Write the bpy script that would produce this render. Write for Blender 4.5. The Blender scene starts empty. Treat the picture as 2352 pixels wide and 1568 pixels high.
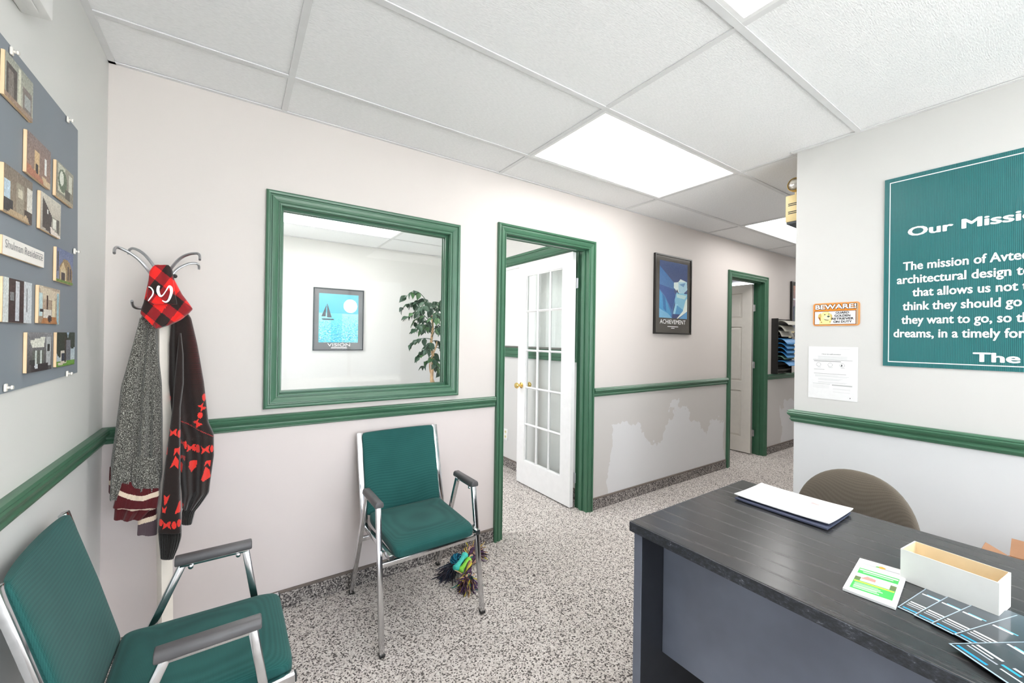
import bpy, bmesh, math, random
import numpy as np
from mathutils import Vector, Matrix
random.seed(7)
rng = np.random.default_rng(7)
sc = bpy.context.scene
col = sc.collection

# ------------------------------------------------------------------ camera
W, HT = 2352, 1568
CP = Vector((0.4277, -2.2563, 1.3185))
YAW, PITCH, ROLL, FPX, CX, CY = 0.606, 0.003, 0.0144, 934.8143, 1188.6377, 774.8358
fwd = Vector((math.sin(YAW)*math.cos(PITCH), math.cos(YAW)*math.cos(PITCH), math.sin(PITCH)))
rgt = Vector((math.cos(YAW), -math.sin(YAW), 0))
upv = rgt.cross(fwd)
r2 = math.cos(ROLL)*rgt + math.sin(ROLL)*upv
u2 = -math.sin(ROLL)*rgt + math.cos(ROLL)*upv
cam = bpy.data.cameras.new('camera')
cam.sensor_fit = 'HORIZONTAL'; cam.sensor_width = 36
cam.lens = 36*FPX/W
cam.shift_x = (W/2-CX)/W
cam.shift_y = (CY-HT/2)/W
cam.clip_start = 0.02
camo = bpy.data.objects.new('camera', cam); col.objects.link(camo)
M = Matrix.Identity(4)
for i in range(3):
    M[i][0] = r2[i]; M[i][1] = u2[i]; M[i][2] = -fwd[i]; M[i][3] = CP[i]
camo.matrix_world = M
sc.camera = camo

def at(u, v, axis, val):
    """point in the room seen at a photo pixel, on the plane axis = val"""
    u, v, val = float(u), float(v), float(val)
    d = fwd + (u-CX)/FPX*r2 - (v-CY)/FPX*u2
    t = (val-CP[axis])/d[axis]
    return CP + t*d

# ------------------------------------------------------------------ light, exposure
sc.view_settings.view_transform = 'Standard'
sc.view_settings.look = 'None'
sc.view_settings.exposure = 0.82
sc.view_settings.gamma = 1.0
sc.view_settings.use_curve_mapping = False
LAMP = 4.5            # radiance of the fluorescent ceiling panels
world = bpy.data.worlds.new('sky'); sc.world = world
world.use_nodes = True
bg = world.node_tree.nodes['Background']
bg.inputs[0].default_value = (0.88, 0.925, 1.0, 1)
bg.inputs[1].default_value = 4.4
sun = bpy.data.lights.new('sun', 'SUN'); sun.energy = 21.0; sun.angle = math.radians(0.6); sun.color = (1.0, 0.96, 0.9)
so = bpy.data.objects.new('sun', sun); col.objects.link(so)       # high over the far side of the building: lights the pavement, not the room directly
so.rotation_euler = Vector((0.55, 0.45, 1.0)).to_track_quat('Z', 'Y').to_euler()
pl = bpy.data.lights.new('shopfront_daylight_portal', 'AREA')
pl.shape = 'RECTANGLE'; pl.size = 2.6; pl.size_y = 1.8
pl.cycles.is_portal = True
po = bpy.data.objects.new('shopfront_daylight_portal', pl); col.objects.link(po)
po.location = (1.5, -4.62, 1.22)
po.rotation_euler = (math.radians(90), 0, 0)
pl.size = 2.7; pl.size_y = 2.15
for nm, y, z, sy_, sz_ in (('office_daylight_portal', 1.4, 1.35, 1.4, 1.2),):
    pl = bpy.data.lights.new(nm, 'AREA'); pl.shape = 'RECTANGLE'; pl.size = sz_; pl.size_y = sy_; pl.cycles.is_portal = True
    po = bpy.data.objects.new(nm, pl); col.objects.link(po)
    po.location = (-.12, y, z); po.rotation_euler = (0, math.radians(-90), 0)

# ------------------------------------------------------------------ materials
def S(r, g, b):
    f = lambda c: ((c/255)/12.92 if c/255 <= 0.04045 else ((c/255+0.055)/1.055)**2.4)
    return (f(r), f(g), f(b), 1.0)

MATS = {}
class NT:
    def __init__(s, name):
        s.m = bpy.data.materials.new(name); s.m.use_nodes = True
        s.t = s.m.node_tree; s.n = s.t.nodes; s.l = s.t.links
        s.b = s.n['Principled BSDF']; MATS[name] = s.m
    def add(s, typ, **kw):
        n = s.n.new(typ)
        for k, v in kw.items():
            if k.startswith('i_'):
                key = k[2:].replace('_', ' ')
                n.inputs[key].default_value = v
            else: setattr(n, k, v)
        return n
    def link(s, a, b): s.l.new(a, b)
    def coords(s, scale=(1, 1, 1), rot=(0, 0, 0), which='Object'):
        tc = s.add('ShaderNodeTexCoord'); mp = s.add('ShaderNodeMapping')
        mp.inputs['Scale'].default_value = scale; mp.inputs['Rotation'].default_value = rot
        s.link(tc.outputs[which], mp.inputs[0]); return mp.outputs[0]
    def ramp(s, fac, stops, interp='LINEAR'):
        r = s.add('ShaderNodeValToRGB'); r.color_ramp.interpolation = interp
        e = r.color_ramp.elements
        while len(e) < len(stops): e.new(0.5)
        for k, (p, c) in enumerate(stops): e[k].position = p; e[k].color = c
        s.link(fac, r.inputs[0]); return r.outputs[0]
    def mix(s, fac, a, b):
        m = s.add('ShaderNodeMix', data_type='RGBA')
        for sock, v in ((m.inputs[0], fac), (m.inputs[6], a), (m.inputs[7], b)):
            if hasattr(v, 'links'): s.link(v, sock)
            else: sock.default_value = v
        return m.outputs[2]
    def math(s, op, a, b=0.0):
        m = s.add('ShaderNodeMath', operation=op)
        for sock, v in ((m.inputs[0], a), (m.inputs[1], b)):
            if hasattr(v, 'links'): s.link(v, sock)
            else: sock.default_value = v
        return m.outputs[0]
    def noise(s, vec, scale, detail=2, rough=0.5, dist=0.0):
        n = s.add('ShaderNodeTexNoise'); n.inputs['Scale'].default_value = scale
        n.inputs['Detail'].default_value = detail; n.inputs['Roughness'].default_value = rough
        n.inputs['Distortion'].default_value = dist
        s.link(vec, n.inputs['Vector']); return n.outputs['Fac']
    def bump(s, h, strength=0.2, dist=0.002):
        b = s.add('ShaderNodeBump'); b.inputs['Strength'].default_value = strength
        b.inputs['Distance'].default_value = dist
        s.link(h, b.inputs['Height']); s.link(b.outputs[0], s.b.inputs['Normal'])
    def base(s, c):
        if hasattr(c, 'links'): s.link(c, s.b.inputs['Base Color'])
        else: s.b.inputs['Base Color'].default_value = c
    def set(s, rough=0.5, metal=0.0, spec=None, coat=None, sheen=None):
        s.b.inputs['Roughness'].default_value = rough; s.b.inputs['Metallic'].default_value = metal
        if spec is not None: s.b.inputs['Specular IOR Level'].default_value = spec
        if coat: s.b.inputs['Coat Weight'].default_value = coat; s.b.inputs['Coat Roughness'].default_value = 0.08
        if sheen: s.b.inputs['Sheen Weight'].default_value = sheen

def simple(name, c, rough=0.5, metal=0.0, var=0.06, vs=20, spec=None, bump=0.0, coat=None, sheen=None):
    n = NT(name); n.set(rough, metal, spec, coat, sheen)
    v = n.coords(); f = n.noise(v, vs, 3)
    d = tuple(x*(1-var) for x in c[:3])+(1,); e = tuple(min(1, x*(1+var)) for x in c[:3])+(1,)
    n.base(n.ramp(f, [(0.3, d), (0.7, e)]))
    if bump: n.bump(n.noise(v, vs*6, 2), bump, 0.001)
    return n.m

def pos_xyz(n):
    g = n.add('ShaderNodeNewGeometry'); sp = n.add('ShaderNodeSeparateXYZ')
    n.link(g.outputs['Position'], sp.inputs[0]); return g.outputs['Position'], sp.outputs

# painted walls: warm white over the chair rail, greyer coat below, fresh white patches rolled on the lower wall
def wall_mat(name, up, low, patch=None):
    n = NT(name); n.set(0.55, spec=0.35)
    p, xyz = pos_xyz(n)
    big = n.noise(p, 1.3, 3)
    upc = n.mix(big, tuple(x*0.97 for x in up[:3])+(1,), up)
    lowc = n.mix(big, tuple(x*0.97 for x in low[:3])+(1,), low)
    if patch:
        wob = n.noise(p, 2.2, 5, 0.6)
        hgt = n.math('ADD', n.math('MULTIPLY', wob, 1.3), -0.10)           # ragged upper edge of the roller paint
        a = n.math('LESS_THAN', xyz[2], hgt)
        for lo_, hi_ in patch:
            pass
        b = n.math('GREATER_THAN', xyz[0], n.math('ADD', patch[0][0], n.math('MULTIPLY', wob, 0.25)))
        c = n.math('LESS_THAN', xyz[0], n.math('ADD', patch[0][1], n.math('MULTIPLY', wob, -0.25)))
        d = n.math('GREATER_THAN', xyz[0], n.math('ADD', patch[1][0], n.math('MULTIPLY', wob, 0.6)))
        sel = n.math('MAXIMUM', n.math('MULTIPLY', b, c), d)
        gry = n.math('GREATER_THAN', xyz[0], 2.7)
        lowc = n.mix(gry, lowc, S(200, 196, 193))
        lowc = n.mix(n.math('MULTIPLY', a, sel), lowc, S(213, 212, 213))
    z = n.math('GREATER_THAN', xyz[2], 0.91)
    n.base(n.mix(z, lowc, upc))
    n.bump(n.noise(p, 160, 3), 0.05, 0.001)
    return n.m
wall_mat('wall_paint', S(206, 205, 203), S(213, 214, 216))
wall_mat('wall_paint_back', S(213, 206, 202), S(219, 209, 207), patch=((2.78, 4.75), (5.6, 9.0)))
wall_mat('wall_paint_side', S(215, 215, 212), S(214, 214, 213))
wall_mat('wall_paint_office', S(217, 215, 213), S(217, 215, 213))

n = NT('carpet'); n.set(0.95, spec=0.1)
v = n.coords((1, 1, 1), (0, 0, math.radians(38)))
vo = n.add('ShaderNodeTexVoronoi'); vo.inputs['Scale'].default_value = 190; vo.inputs['Randomness'].default_value = 0.75
n.link(v, vo.inputs['Vector'])
sp = n.add('ShaderNodeSeparateColor'); n.link(vo.outputs['Color'], sp.inputs[0])
cA = n.ramp(sp.outputs[0], [(0.0, S(62, 58, 58)), (0.20, S(92, 86, 84)), (0.30, S(190, 182, 177)), (0.65, S(222, 214, 209)), (1.0, S(242, 237, 233))])
big = n.noise(v, 1.1, 3)
n.base(n.mix(n.math('MULTIPLY', big, 0.3), cA, S(168, 160, 152)))
n.bump(n.math('SUBTRACT', 1.0, n.math('MULTIPLY', vo.outputs['Distance'], 1.6)), 0.55, 0.006)

n = NT('carpet_base'); n.set(0.95, spec=0.1)
v = n.coords((1, 1, 1), (0, math.radians(40), 0))
vo = n.add('ShaderNodeTexVoronoi'); vo.inputs['Scale'].default_value = 190; vo.inputs['Randomness'].default_value = 0.7
n.link(v, vo.inputs['Vector'])
sp = n.add('ShaderNodeSeparateColor'); n.link(vo.outputs['Color'], sp.inputs[0])
n.base(n.ramp(sp.outputs[0], [(0.0, S(60, 57, 57)), (0.35, S(96, 91, 90)), (0.6, S(140, 134, 130)), (1.0, S(196, 188, 182))]))
n.bump(n.math('SUBTRACT', 1.0, vo.outputs['Distance']), 0.5, 0.005)
simple('carpet_binding', S(112, 102, 96), 0.9)

n = NT('ceiling_tile'); n.set(0.85, spec=0.15)
v = n.coords((1, 1, 1), (0, 0, math.radians(25)))
mp = n.coords((1.0, 4.5, 1), (0, 0, math.radians(-35)))
fz = n.noise(mp, 55, 4, 0.6)
n.base(n.ramp(fz, [(0.25, S(234, 234, 235)), (0.6, S(246, 246, 247))]))
n.bump(fz, 0.6, 0.004)
simple('grid_white', S(222, 222, 223), 0.5, var=0.02)
n = NT('lamp_diffuser'); n.base(S(250, 250, 250)); n.set(0.5)
n.b.inputs['Emission Color'].default_value = (1.0, 0.98, 0.955, 1)
n.b.inputs['Emission Strength'].default_value = LAMP
simple('lamp_frame', S(238, 238, 238), 0.4, var=0.02)

n = NT('green_trim'); n.set(0.32, spec=0.55)
v = n.coords(); f = n.noise(v, 6, 3); wear = n.noise(v, 55, 4, 0.7)
g1 = n.mix(f, S(54, 96, 72), S(66, 112, 86))
n.base(n.mix(n.math('GREATER_THAN', wear, 0.765), g1, S(150, 175, 160)))
n.bump(n.noise(v, 90, 2), 0.06, 0.001)

simple('white_door', S(236, 235, 235), 0.35, var=0.02)
simple('cream_door', S(228, 223, 216), 0.4, var=0.02)
simple('white_plastic', S(240, 240, 238), 0.4, var=0.02)
simple('clear_plastic', S(226, 222, 214), 0.2, var=0.02)
simple('brass', S(236, 204, 130), 0.22, 1.0, var=0.05)
simple('chrome', S(206, 206, 208), 0.14, 1.0, var=0.10, vs=30)
simple('steel_hook', S(186, 188, 192), 0.28, 1.0, var=0.06)
simple('dark_metal', S(62, 66, 68), 0.35, 0.6)
simple('arm_plastic', S(84, 82, 84), 0.42, var=0.08)
simple('black_plastic', S(34, 33, 33), 0.4, var=0.1)
simple('black_frame', S(30, 28, 26), 0.25, var=0.1)
simple('poster_border', S(74, 70, 64), 0.12, var=0.12, vs=5, coat=0.6)
simple('poster_border_grey', S(112, 112, 114), 0.12, var=0.12, vs=5, coat=0.6)
simple('text_white', S(246, 246, 246), 0.45, var=0.01)
simple('text_black', S(24, 22, 24), 0.5, var=0.05)
simple('text_grey', S(140, 140, 142), 0.6, var=0.05)
simple('paper_white', S(230, 230, 231), 0.6, var=0.01)
simple('orange_plate', S(226, 150, 80), 0.4, var=0.04)
simple('gold_ring', S(206, 172, 96), 0.4, 0.4)
simple('lamp_lens', S(196, 192, 184), 0.1, 0.3, var=0.25, vs=60)
simple('red_print', S(232, 170, 168), 0.6)
simple('envelope_shade', S(74, 80, 102), 0.6, var=0.05)
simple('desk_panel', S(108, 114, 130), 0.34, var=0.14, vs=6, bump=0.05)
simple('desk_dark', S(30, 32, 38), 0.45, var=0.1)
simple('cardboard', S(166, 124, 94), 0.8, var=0.07)
simple('box_card', S(234, 234, 232), 0.55, var=0.02)
simple('box_inside', S(232, 212, 176), 0.7, var=0.04)
simple('tan_edge', S(236, 204, 164), 0.6, var=0.05)
simple('board_grey', S(126, 134, 142), 0.6, var=0.05, vs=3)
simple('cream_metal', S(226, 204, 150), 0.4, var=0.05)
simple('post_white', S(232, 224, 214), 0.4, var=0.03)
simple('pot', S(120, 84, 60), 0.6, var=0.1)
simple('soil', S(70, 54, 42), 0.95, var=0.3, vs=60, bump=0.4)
simple('bark', S(196, 160, 122), 0.8, var=0.2, vs=30, bump=0.3)
simple('leaf_dark', S(52, 84, 62), 0.4, var=0.35, vs=5)
simple('leaf_light', S(86, 128, 82), 0.4, var=0.3, vs=5)
simple('folder_blue', S(52, 134, 196), 0.4, var=0.06)
simple('folder_green', S(112, 158, 140), 0.45, var=0.06)
simple('folder_grey', S(192, 190, 180), 0.6, var=0.06)
simple('tab_cream', S(232, 222, 176), 0.6, var=0.04)
simple('turquoise', S(64, 204, 190), 0.45, var=0.18, vs=60, bump=0.3)
simple('lime', S(140, 214, 70), 0.45, var=0.15, vs=60, bump=0.3)
simple('blinds', S(238, 239, 238), 0.5, var=0.02)
simple('pavement', S(232, 230, 226), 0.9)  # kept very pale so sunlight bounces up onto the ceiling

def fabric(name, c1, c2, sc1=80, sheen=0.25, bs=0.5):
    n = NT(name); n.set(0.85, spec=0.2, sheen=sheen)
    v = n.coords()
    w1 = n.add('ShaderNodeTexWave', wave_type='BANDS', bands_direction='X'); w1.inputs['Scale'].default_value = sc1
    w2 = n.add('ShaderNodeTexWave', wave_type='BANDS', bands_direction='Y'); w2.inputs['Scale'].default_value = sc1
    w3 = n.add('ShaderNodeTexWave', wave_type='BANDS', bands_direction='Z'); w3.inputs['Scale'].default_value = sc1
    for w in (w1, w2, w3):
        w.inputs['Distortion'].default_value = 0.3; n.link(v, w.inputs['Vector'])
    h = n.math('MULTIPLY', n.math('ADD', n.math('ADD', w1.outputs['Fac'], w2.outputs['Fac']), w3.outputs['Fac']), 0.333)
    f = n.math('ADD', n.math('MULTIPLY', n.noise(v, 3, 3), 0.6), n.math('MULTIPLY', h, 0.4))
    n.base(n.ramp(f, [(0.25, c1), (0.75, c2)]))
    n.bump(h, bs, 0.002)
fabric('green_fabric', S(20, 66, 64), S(44, 100, 96), 95, 0.1, 0.25)
fabric('brown_fabric', S(80, 73, 64), S(112, 103, 92), 110, 0.15, 0.25)

n = NT('desk_top'); n.set(0.3, spec=0.5)
v = n.coords((1, 1, 1))
mp = n.coords((1.0, 0.22, 1.0))
wr = n.add('ShaderNodeTexWave', wave_type='BANDS', bands_direction='X'); wr.inputs['Scale'].default_value = 5.0
wr.inputs['Distortion'].default_value = 12; wr.inputs['Detail'].default_value = 1; wr.inputs['Detail Scale'].default_value = 0.8
n.link(mp, wr.inputs['Vector'])
fine = n.noise(n.coords((1, 0.03, 1)), 260, 3, 0.6)
gr = n.math('ADD', n.math('MULTIPLY', n.math('POWER', wr.outputs['Fac'], 9.0), 0.28), n.math('MULTIPLY', fine, 0.5))
n.base(n.ramp(gr, [(0.2, S(50, 51, 53)), (0.5, S(60, 59, 60)), (0.85, S(80, 78, 76))]))
rr = n.ramp(gr, [(0.2, (0.22,)*3+(1,)), (0.9, (0.36,)*3+(1,))])
n.link(rr, n.b.inputs['Roughness'])
n.bump(gr, 0.12, 0.001)
n = NT('desk_edge'); n.set(0.3)
v = n.coords((1, 0.5, 1)); f = n.noise(v, 130, 5, 0.8)
n.base(n.ramp(f, [(0.45, S(40, 43, 48)), (0.62, S(66, 70, 78)), (0.72, S(150, 156, 166))]))

n = NT('mission_sign'); n.set(0.3, spec=0.5)
v = n.coords(); w1 = n.add('ShaderNodeTexWave', wave_type='BANDS', bands_direction='Y'); w1.inputs['Scale'].default_value = 62
n.link(v, w1.inputs['Vector'])
n.base(n.ramp(w1.outputs['Fac'], [(0.0, S(14, 88, 92)), (1.0, S(26, 112, 112))]))
n.bump(w1.outputs['Fac'], 0.35, 0.002)

# flat print and knit colours carried by the mesh (attribute Col)
def attr_mat(name, rough, coat=None, bump=0.0, bscale=300, sheen=None, spec=None):
    n = NT(name); n.set(rough, coat=coat, sheen=sheen, spec=spec)
    a = n.add('ShaderNodeVertexColor', layer_name='Col'); v = n.coords()
    f = n.noise(v, 60, 2)
    mixd = n.add('ShaderNodeMix', data_type='RGBA', blend_type='MULTIPLY'); mixd.inputs[0].default_value = 0.15
    n.link(a.outputs[0], mixd.inputs[6]); n.link(n.ramp(f, [(0.3, (0.8,)*3+(1,)), (0.7, (1,)*3+(1,))]), mixd.inputs[7])
    n.base(mixd.outputs[2])
    if bump: n.bump(n.noise(v, bscale, 2), bump, 0.002)
attr_mat('print_gloss', 0.12, coat=0.5)
attr_mat('print_matte', 0.45)
attr_mat('knit', 0.95, bump=0.7, bscale=420, sheen=0.3, spec=0.1)
attr_mat('plaid', 0.85, bump=0.15, bscale=500, sheen=0.2, spec=0.15)
attr_mat('yarn', 0.9, spec=0.1)
n = NT('heather_knit'); n.set(0.95, spec=0.1, sheen=0.3)
v = n.coords(); f = n.noise(v, 330, 2, 0.7)
n.base(n.ramp(f, [(0.36, S(40, 38, 36)), (0.52, S(92, 90, 84)), (0.66, S(190, 188, 178))]))
n.bump(f, 0.7, 0.003)

n = NT('window_glass')
tr = n.add('ShaderNodeBsdfTransparent'); gl = n.add('ShaderNodeBsdfGlossy'); gl.inputs['Roughness'].default_value = 0.02
lw = n.add('ShaderNodeLayerWeight'); lw.inputs[0].default_value = 0.5
fr = n.add('ShaderNodeMath', operation='MULTIPLY_ADD'); fr.inputs[1].default_value = 0.25; fr.inputs[2].default_value = 0.007
pw = n.add('ShaderNodeMath', operation='POWER'); pw.inputs[1].default_value = 4.0
n.link(lw.outputs['Facing'], pw.inputs[0]); n.link(pw.outputs[0], fr.inputs[0])
mx = n.add('ShaderNodeMixShader'); n.link(fr.outputs[0], mx.inputs[0]); n.link(tr.outputs[0], mx.inputs[1]); n.link(gl.outputs[0], mx.inputs[2])
tr.inputs[0].default_value = (0.97, 0.985, 0.98, 1)
n.link(mx.outputs[0], n.n['Material Output'].inputs[0])

# ------------------------------------------------------------------ mesh helpers
class MB:
    def __init__(s): s.v = []; s.f = []
    def add(s, vs, fs):
        o = len(s.v); s.v += [tuple(p) for p in vs]; s.f += [tuple(i+o for i in f) for f in fs]; return s
    def box(s, x0, x1, y0, y1, z0, z1):
        x0, x1 = sorted((x0, x1)); y0, y1 = sorted((y0, y1)); z0, z1 = sorted((z0, z1))
        return s.add([(x0, y0, z0), (x1, y0, z0), (x1, y1, z0), (x0, y1, z0), (x0, y0, z1), (x1, y0, z1), (x1, y1, z1), (x0, y1, z1)],
                     [(0, 3, 2, 1), (4, 5, 6, 7), (0, 1, 5, 4), (1, 2, 6, 5), (2, 3, 7, 6), (3, 0, 4, 7)])
    def bar(s, p0, p1, w, h, hint=(0, 0, 1)):
        p0, p1 = Vector(p0), Vector(p1); d = (p1-p0).normalized()
        a = d.cross(Vector(hint))
        if a.length < 1e-4: a = d.cross(Vector((1, 0, 0)))
        a.normalize(); b = a.cross(d)
        vs = [p+a*sx*w/2+b*sz*h/2 for p in (p0, p1) for sx, sz in ((-1, -1), (1, -1), (1, 1), (-1, 1))]
        return s.add(vs, [(3, 2, 1, 0), (4, 5, 6, 7), (0, 1, 5, 4), (1, 2, 6, 5), (2, 3, 7, 6), (3, 0, 4, 7)])
    def tube(s, path, r, n=10, cap=True, flat=1.0):
        P = [Vector(p) for p in path]; R = r if hasattr(r, '__len__') else [r]*len(P)
        t0 = (P[1]-P[0]).normalized(); a = t0.cross(Vector((0, 0, 1)))
        if a.length < 1e-3: a = t0.cross(Vector((0, 1, 0)))
        a.normalize(); vs = []
        for i, p in enumerate(P):
            t = (P[min(i+1, len(P)-1)]-P[max(i-1, 0)]).normalized()
            a = (a-t*a.dot(t)).normalized(); b = t.cross(a)
            vs += [p+a*math.cos(q*2*math.pi/n)*R[i]*flat+b*math.sin(q*2*math.pi/n)*R[i] for q in range(n)]
        fs = []
        for i in range(len(P)-1):
            for q in range(n):
                fs.append((i*n+q, i*n+(q+1) % n, (i+1)*n+(q+1) % n, (i+1)*n+q))
        if cap: fs += [tuple(range(n))[::-1], tuple(range((len(P)-1)*n, len(P)*n))]
        return s.add(vs, fs)
    def lathe(s, prof, c=(0, 0, 0), n=24, axis='z'):
        vs = []
        for r, h in prof:
            for q in range(n):
                a = q*2*math.pi/n; x, y = r*math.cos(a), r*math.sin(a)
                p = (x, y, h) if axis == 'z' else ((h, x, y) if axis == 'x' else (y, h, x))
                vs.append((p[0]+c[0], p[1]+c[1], p[2]+c[2]))
        fs = [(i*n+q, i*n+(q+1) % n, (i+1)*n+(q+1) % n, (i+1)*n+q) for i in range(len(prof)-1) for q in range(n)]
        fs += [tuple(range(n))[::-1], tuple(range((len(prof)-1)*n, len(prof)*n))]
        return s.add(vs, fs)
    def prism(s, pts, axis, a, b):
        """extrude 2D polygon along an axis"""
        def P(p, h):
            return (h, p[0], p[1]) if axis == 0 else ((p[0], h, p[1]) if axis == 1 else (p[0], p[1], h))
        n = len(pts)
        vs = [P(p, a) for p in pts]+[P(p, b) for p in pts]
        fs = [tuple(range(n)), tuple(range(2*n-1, n-1, -1))]+[(i, n+i, n+(i+1) % n, (i+1) % n) for i in range(n)]
        return s.add(vs, fs)
    def sup(s, c, w, d, h, e1=0.3, e2=0.3, n=40, m=20):
        """rounded (superelliptic) cushion"""
        sg = lambda x, e: math.copysign(abs(x)**e, x)
        vs = []
        for j in range(m+1):
            la = -math.pi/2+math.pi*j/m; ra = 0.0 if j in (0, m) else 1.0
            for i in range(n):
                lo = 2*math.pi*i/n
                vs.append((c[0]+ra*w/2*sg(math.cos(la), e1)*sg(math.cos(lo), e2), c[1]+ra*d/2*sg(math.cos(la), e1)*sg(math.sin(lo), e2), c[2]+h/2*sg(math.sin(la), e1)))
        fs = [(j*n+i, j*n+(i+1) % n, (j+1)*n+(i+1) % n, (j+1)*n+i) for j in range(m) for i in range(n)]
        return s.add(vs, fs)
    def deform(s, fn): s.v = [tuple(fn(*p)) for p in s.v]; return s
    def build(s, name, mat, parent=None, world=False, bevel=0.0, smooth=False, seg=2, colors=None):
        off = Vector((0, 0, 0))
        if world and parent is not None:
            p = parent
            while p is not None: off += p.location; p = p.parent
        me = bpy.data.meshes.new(name)
        me.from_pydata([(x-off.x, y-off.y, z-off.z) for x, y, z in s.v], [], s.f)
        bm = bmesh.new(); bm.from_mesh(me)
        if colors is None:
            bmesh.ops.remove_doubles(bm, verts=bm.verts, dist=1e-6)
            if bevel: bmesh.ops.bevel(bm, geom=[e for e in bm.edges if len(e.link_faces) == 2 and e.calc_face_angle(0) > 0.5], offset=bevel, segments=seg, profile=0.5, affect='EDGES', clamp_overlap=True)
            bmesh.ops.recalc_face_normals(bm, faces=bm.faces)
        bm.to_mesh(me); bm.free()
        if smooth: me.polygons.foreach_set('use_smooth', [True]*len(me.polygons))
        if smooth == 'auto' or (bevel and not smooth):
            me.polygons.foreach_set('use_smooth', [True]*len(me.polygons))
            try: me.set_sharp_from_angle(angle=math.radians(40))
            except Exception: pass
        if colors is not None:
            ca = me.color_attributes.new('Col', 'BYTE_COLOR', 'CORNER')
            lin = np.ones((len(me.loops), 4), np.float32)
            tot = np.zeros(len(me.polygons), np.int32); me.polygons.foreach_get('loop_total', tot)
            lin[:, :3] = np.repeat(np.asarray(colors, np.float32), tot, axis=0)
            ca.data.foreach_set('color', lin.ravel())
        for mm in (mat if isinstance(mat, (list, tuple)) else [mat]): me.materials.append(MATS[mm])
        o = bpy.data.objects.new(name, me); col.objects.link(o)
        if parent is not None: o.parent = parent
        return o

def tag(o, label=None, cat=None, group=None, kind=None):
    if label: o['label'] = label
    if cat: o['category'] = cat
    if group: o['group'] = group
    if kind: o['kind'] = kind
    return o
def thing(name, label, cat, loc=(0, 0, 0), rz=0, group=None, kind=None):
    o = bpy.data.objects.new(name, None); col.objects.link(o)
    o.empty_display_size = 0.1
    o.location = loc; o.rotation_euler = (0, 0, rz)
    return tag(o, label, cat, group, kind)
def struct(name, mb, mat, label=None, **kw):
    return tag(mb.build(name, mat, **kw), label, kind='structure')
def dup(root, loc, rz, label):
    r = root.copy(); col.objects.link(r); r.location = loc; r.rotation_euler = (0, 0, rz); r['label'] = label
    for ch in list(root.children):
        c = ch.copy(); col.objects.link(c); c.parent = r
        for g in ch.children:
            d = g.copy(); col.objects.link(d); d.parent = c
    return r
def srgb2lin(a):
    a = np.asarray(a, float)/255
    return np.where(a <= 0.04045, a/12.92, ((a+0.055)/1.055)**2.4)

# painted prints: an image of nx x ny cells, colours in sRGB 0-255
class Img:
    def __init__(s, nx, ny, c=(255, 255, 255)):
        s.a = np.zeros((ny, nx, 3)); s.a[:] = c; s.nx, s.ny = nx, ny
        s.X, s.Y = np.meshgrid((np.arange(nx)+.5)/nx, (np.arange(ny)+.5)/ny)
    def put(s, m, c): s.a[m] = c
    def rect(s, x0, y0, x1, y1, c): s.put((s.X >= x0) & (s.X < x1) & (s.Y >= y0) & (s.Y < y1), c)
    def ell(s, x, y, rx, ry, c): s.put(((s.X-x)/rx)**2+((s.Y-y)/ry)**2 <= 1, c)
    def inside(s, pts, X=None, Y=None):
        X = s.X if X is None else X; Y = s.Y if Y is None else Y
        m = np.zeros(X.shape, bool); n = len(pts)
        for i in range(n):
            (xa, ya), (xb, yb) = pts[i], pts[(i+1) % n]
            if ya == yb: continue
            m ^= ((Y < ya) != (Y < yb)) & (X < (xb-xa)*(Y-ya)/(yb-ya)+xa)
        return m
    def poly(s, pts, c): s.put(s.inside(pts), c)
    def grad(s, c0, c1, x0=0, y0=0, x1=1, y1=1):
        m = (s.X >= x0) & (s.X < x1) & (s.Y >= y0) & (s.Y < y1)
        t = ((s.Y-y0)/(y1-y0))[m][:, None]; s.a[m] = np.array(c0)*(1-t)+np.array(c1)*t
    def noise(s, amt): s.a += rng.normal(0, amt, s.a.shape[:2])[..., None]; s.a = s.a.clip(0, 255)
def print_panel(name, img, o, ux, uy, w, h, mat, parent):
    """flat print; o = top-left corner, ux right, uy down"""
    o, ux, uy = Vector(o), Vector(ux), Vector(uy)
    nx, ny = img.nx, img.ny
    mb = MB()
    mb.v = [tuple(o+ux*(w*i/nx)+uy*(h*j/ny)) for j in range(ny+1) for i in range(nx+1)]
    mb.f = [(j*(nx+1)+i, (j+1)*(nx+1)+i, (j+1)*(nx+1)+i+1, j*(nx+1)+i+1) for j in range(ny) for i in range(nx)]
    return mb.build(name, mat, parent, world=True, colors=srgb2lin(img.a.clip(0, 255)).reshape(-1, 3))

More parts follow.
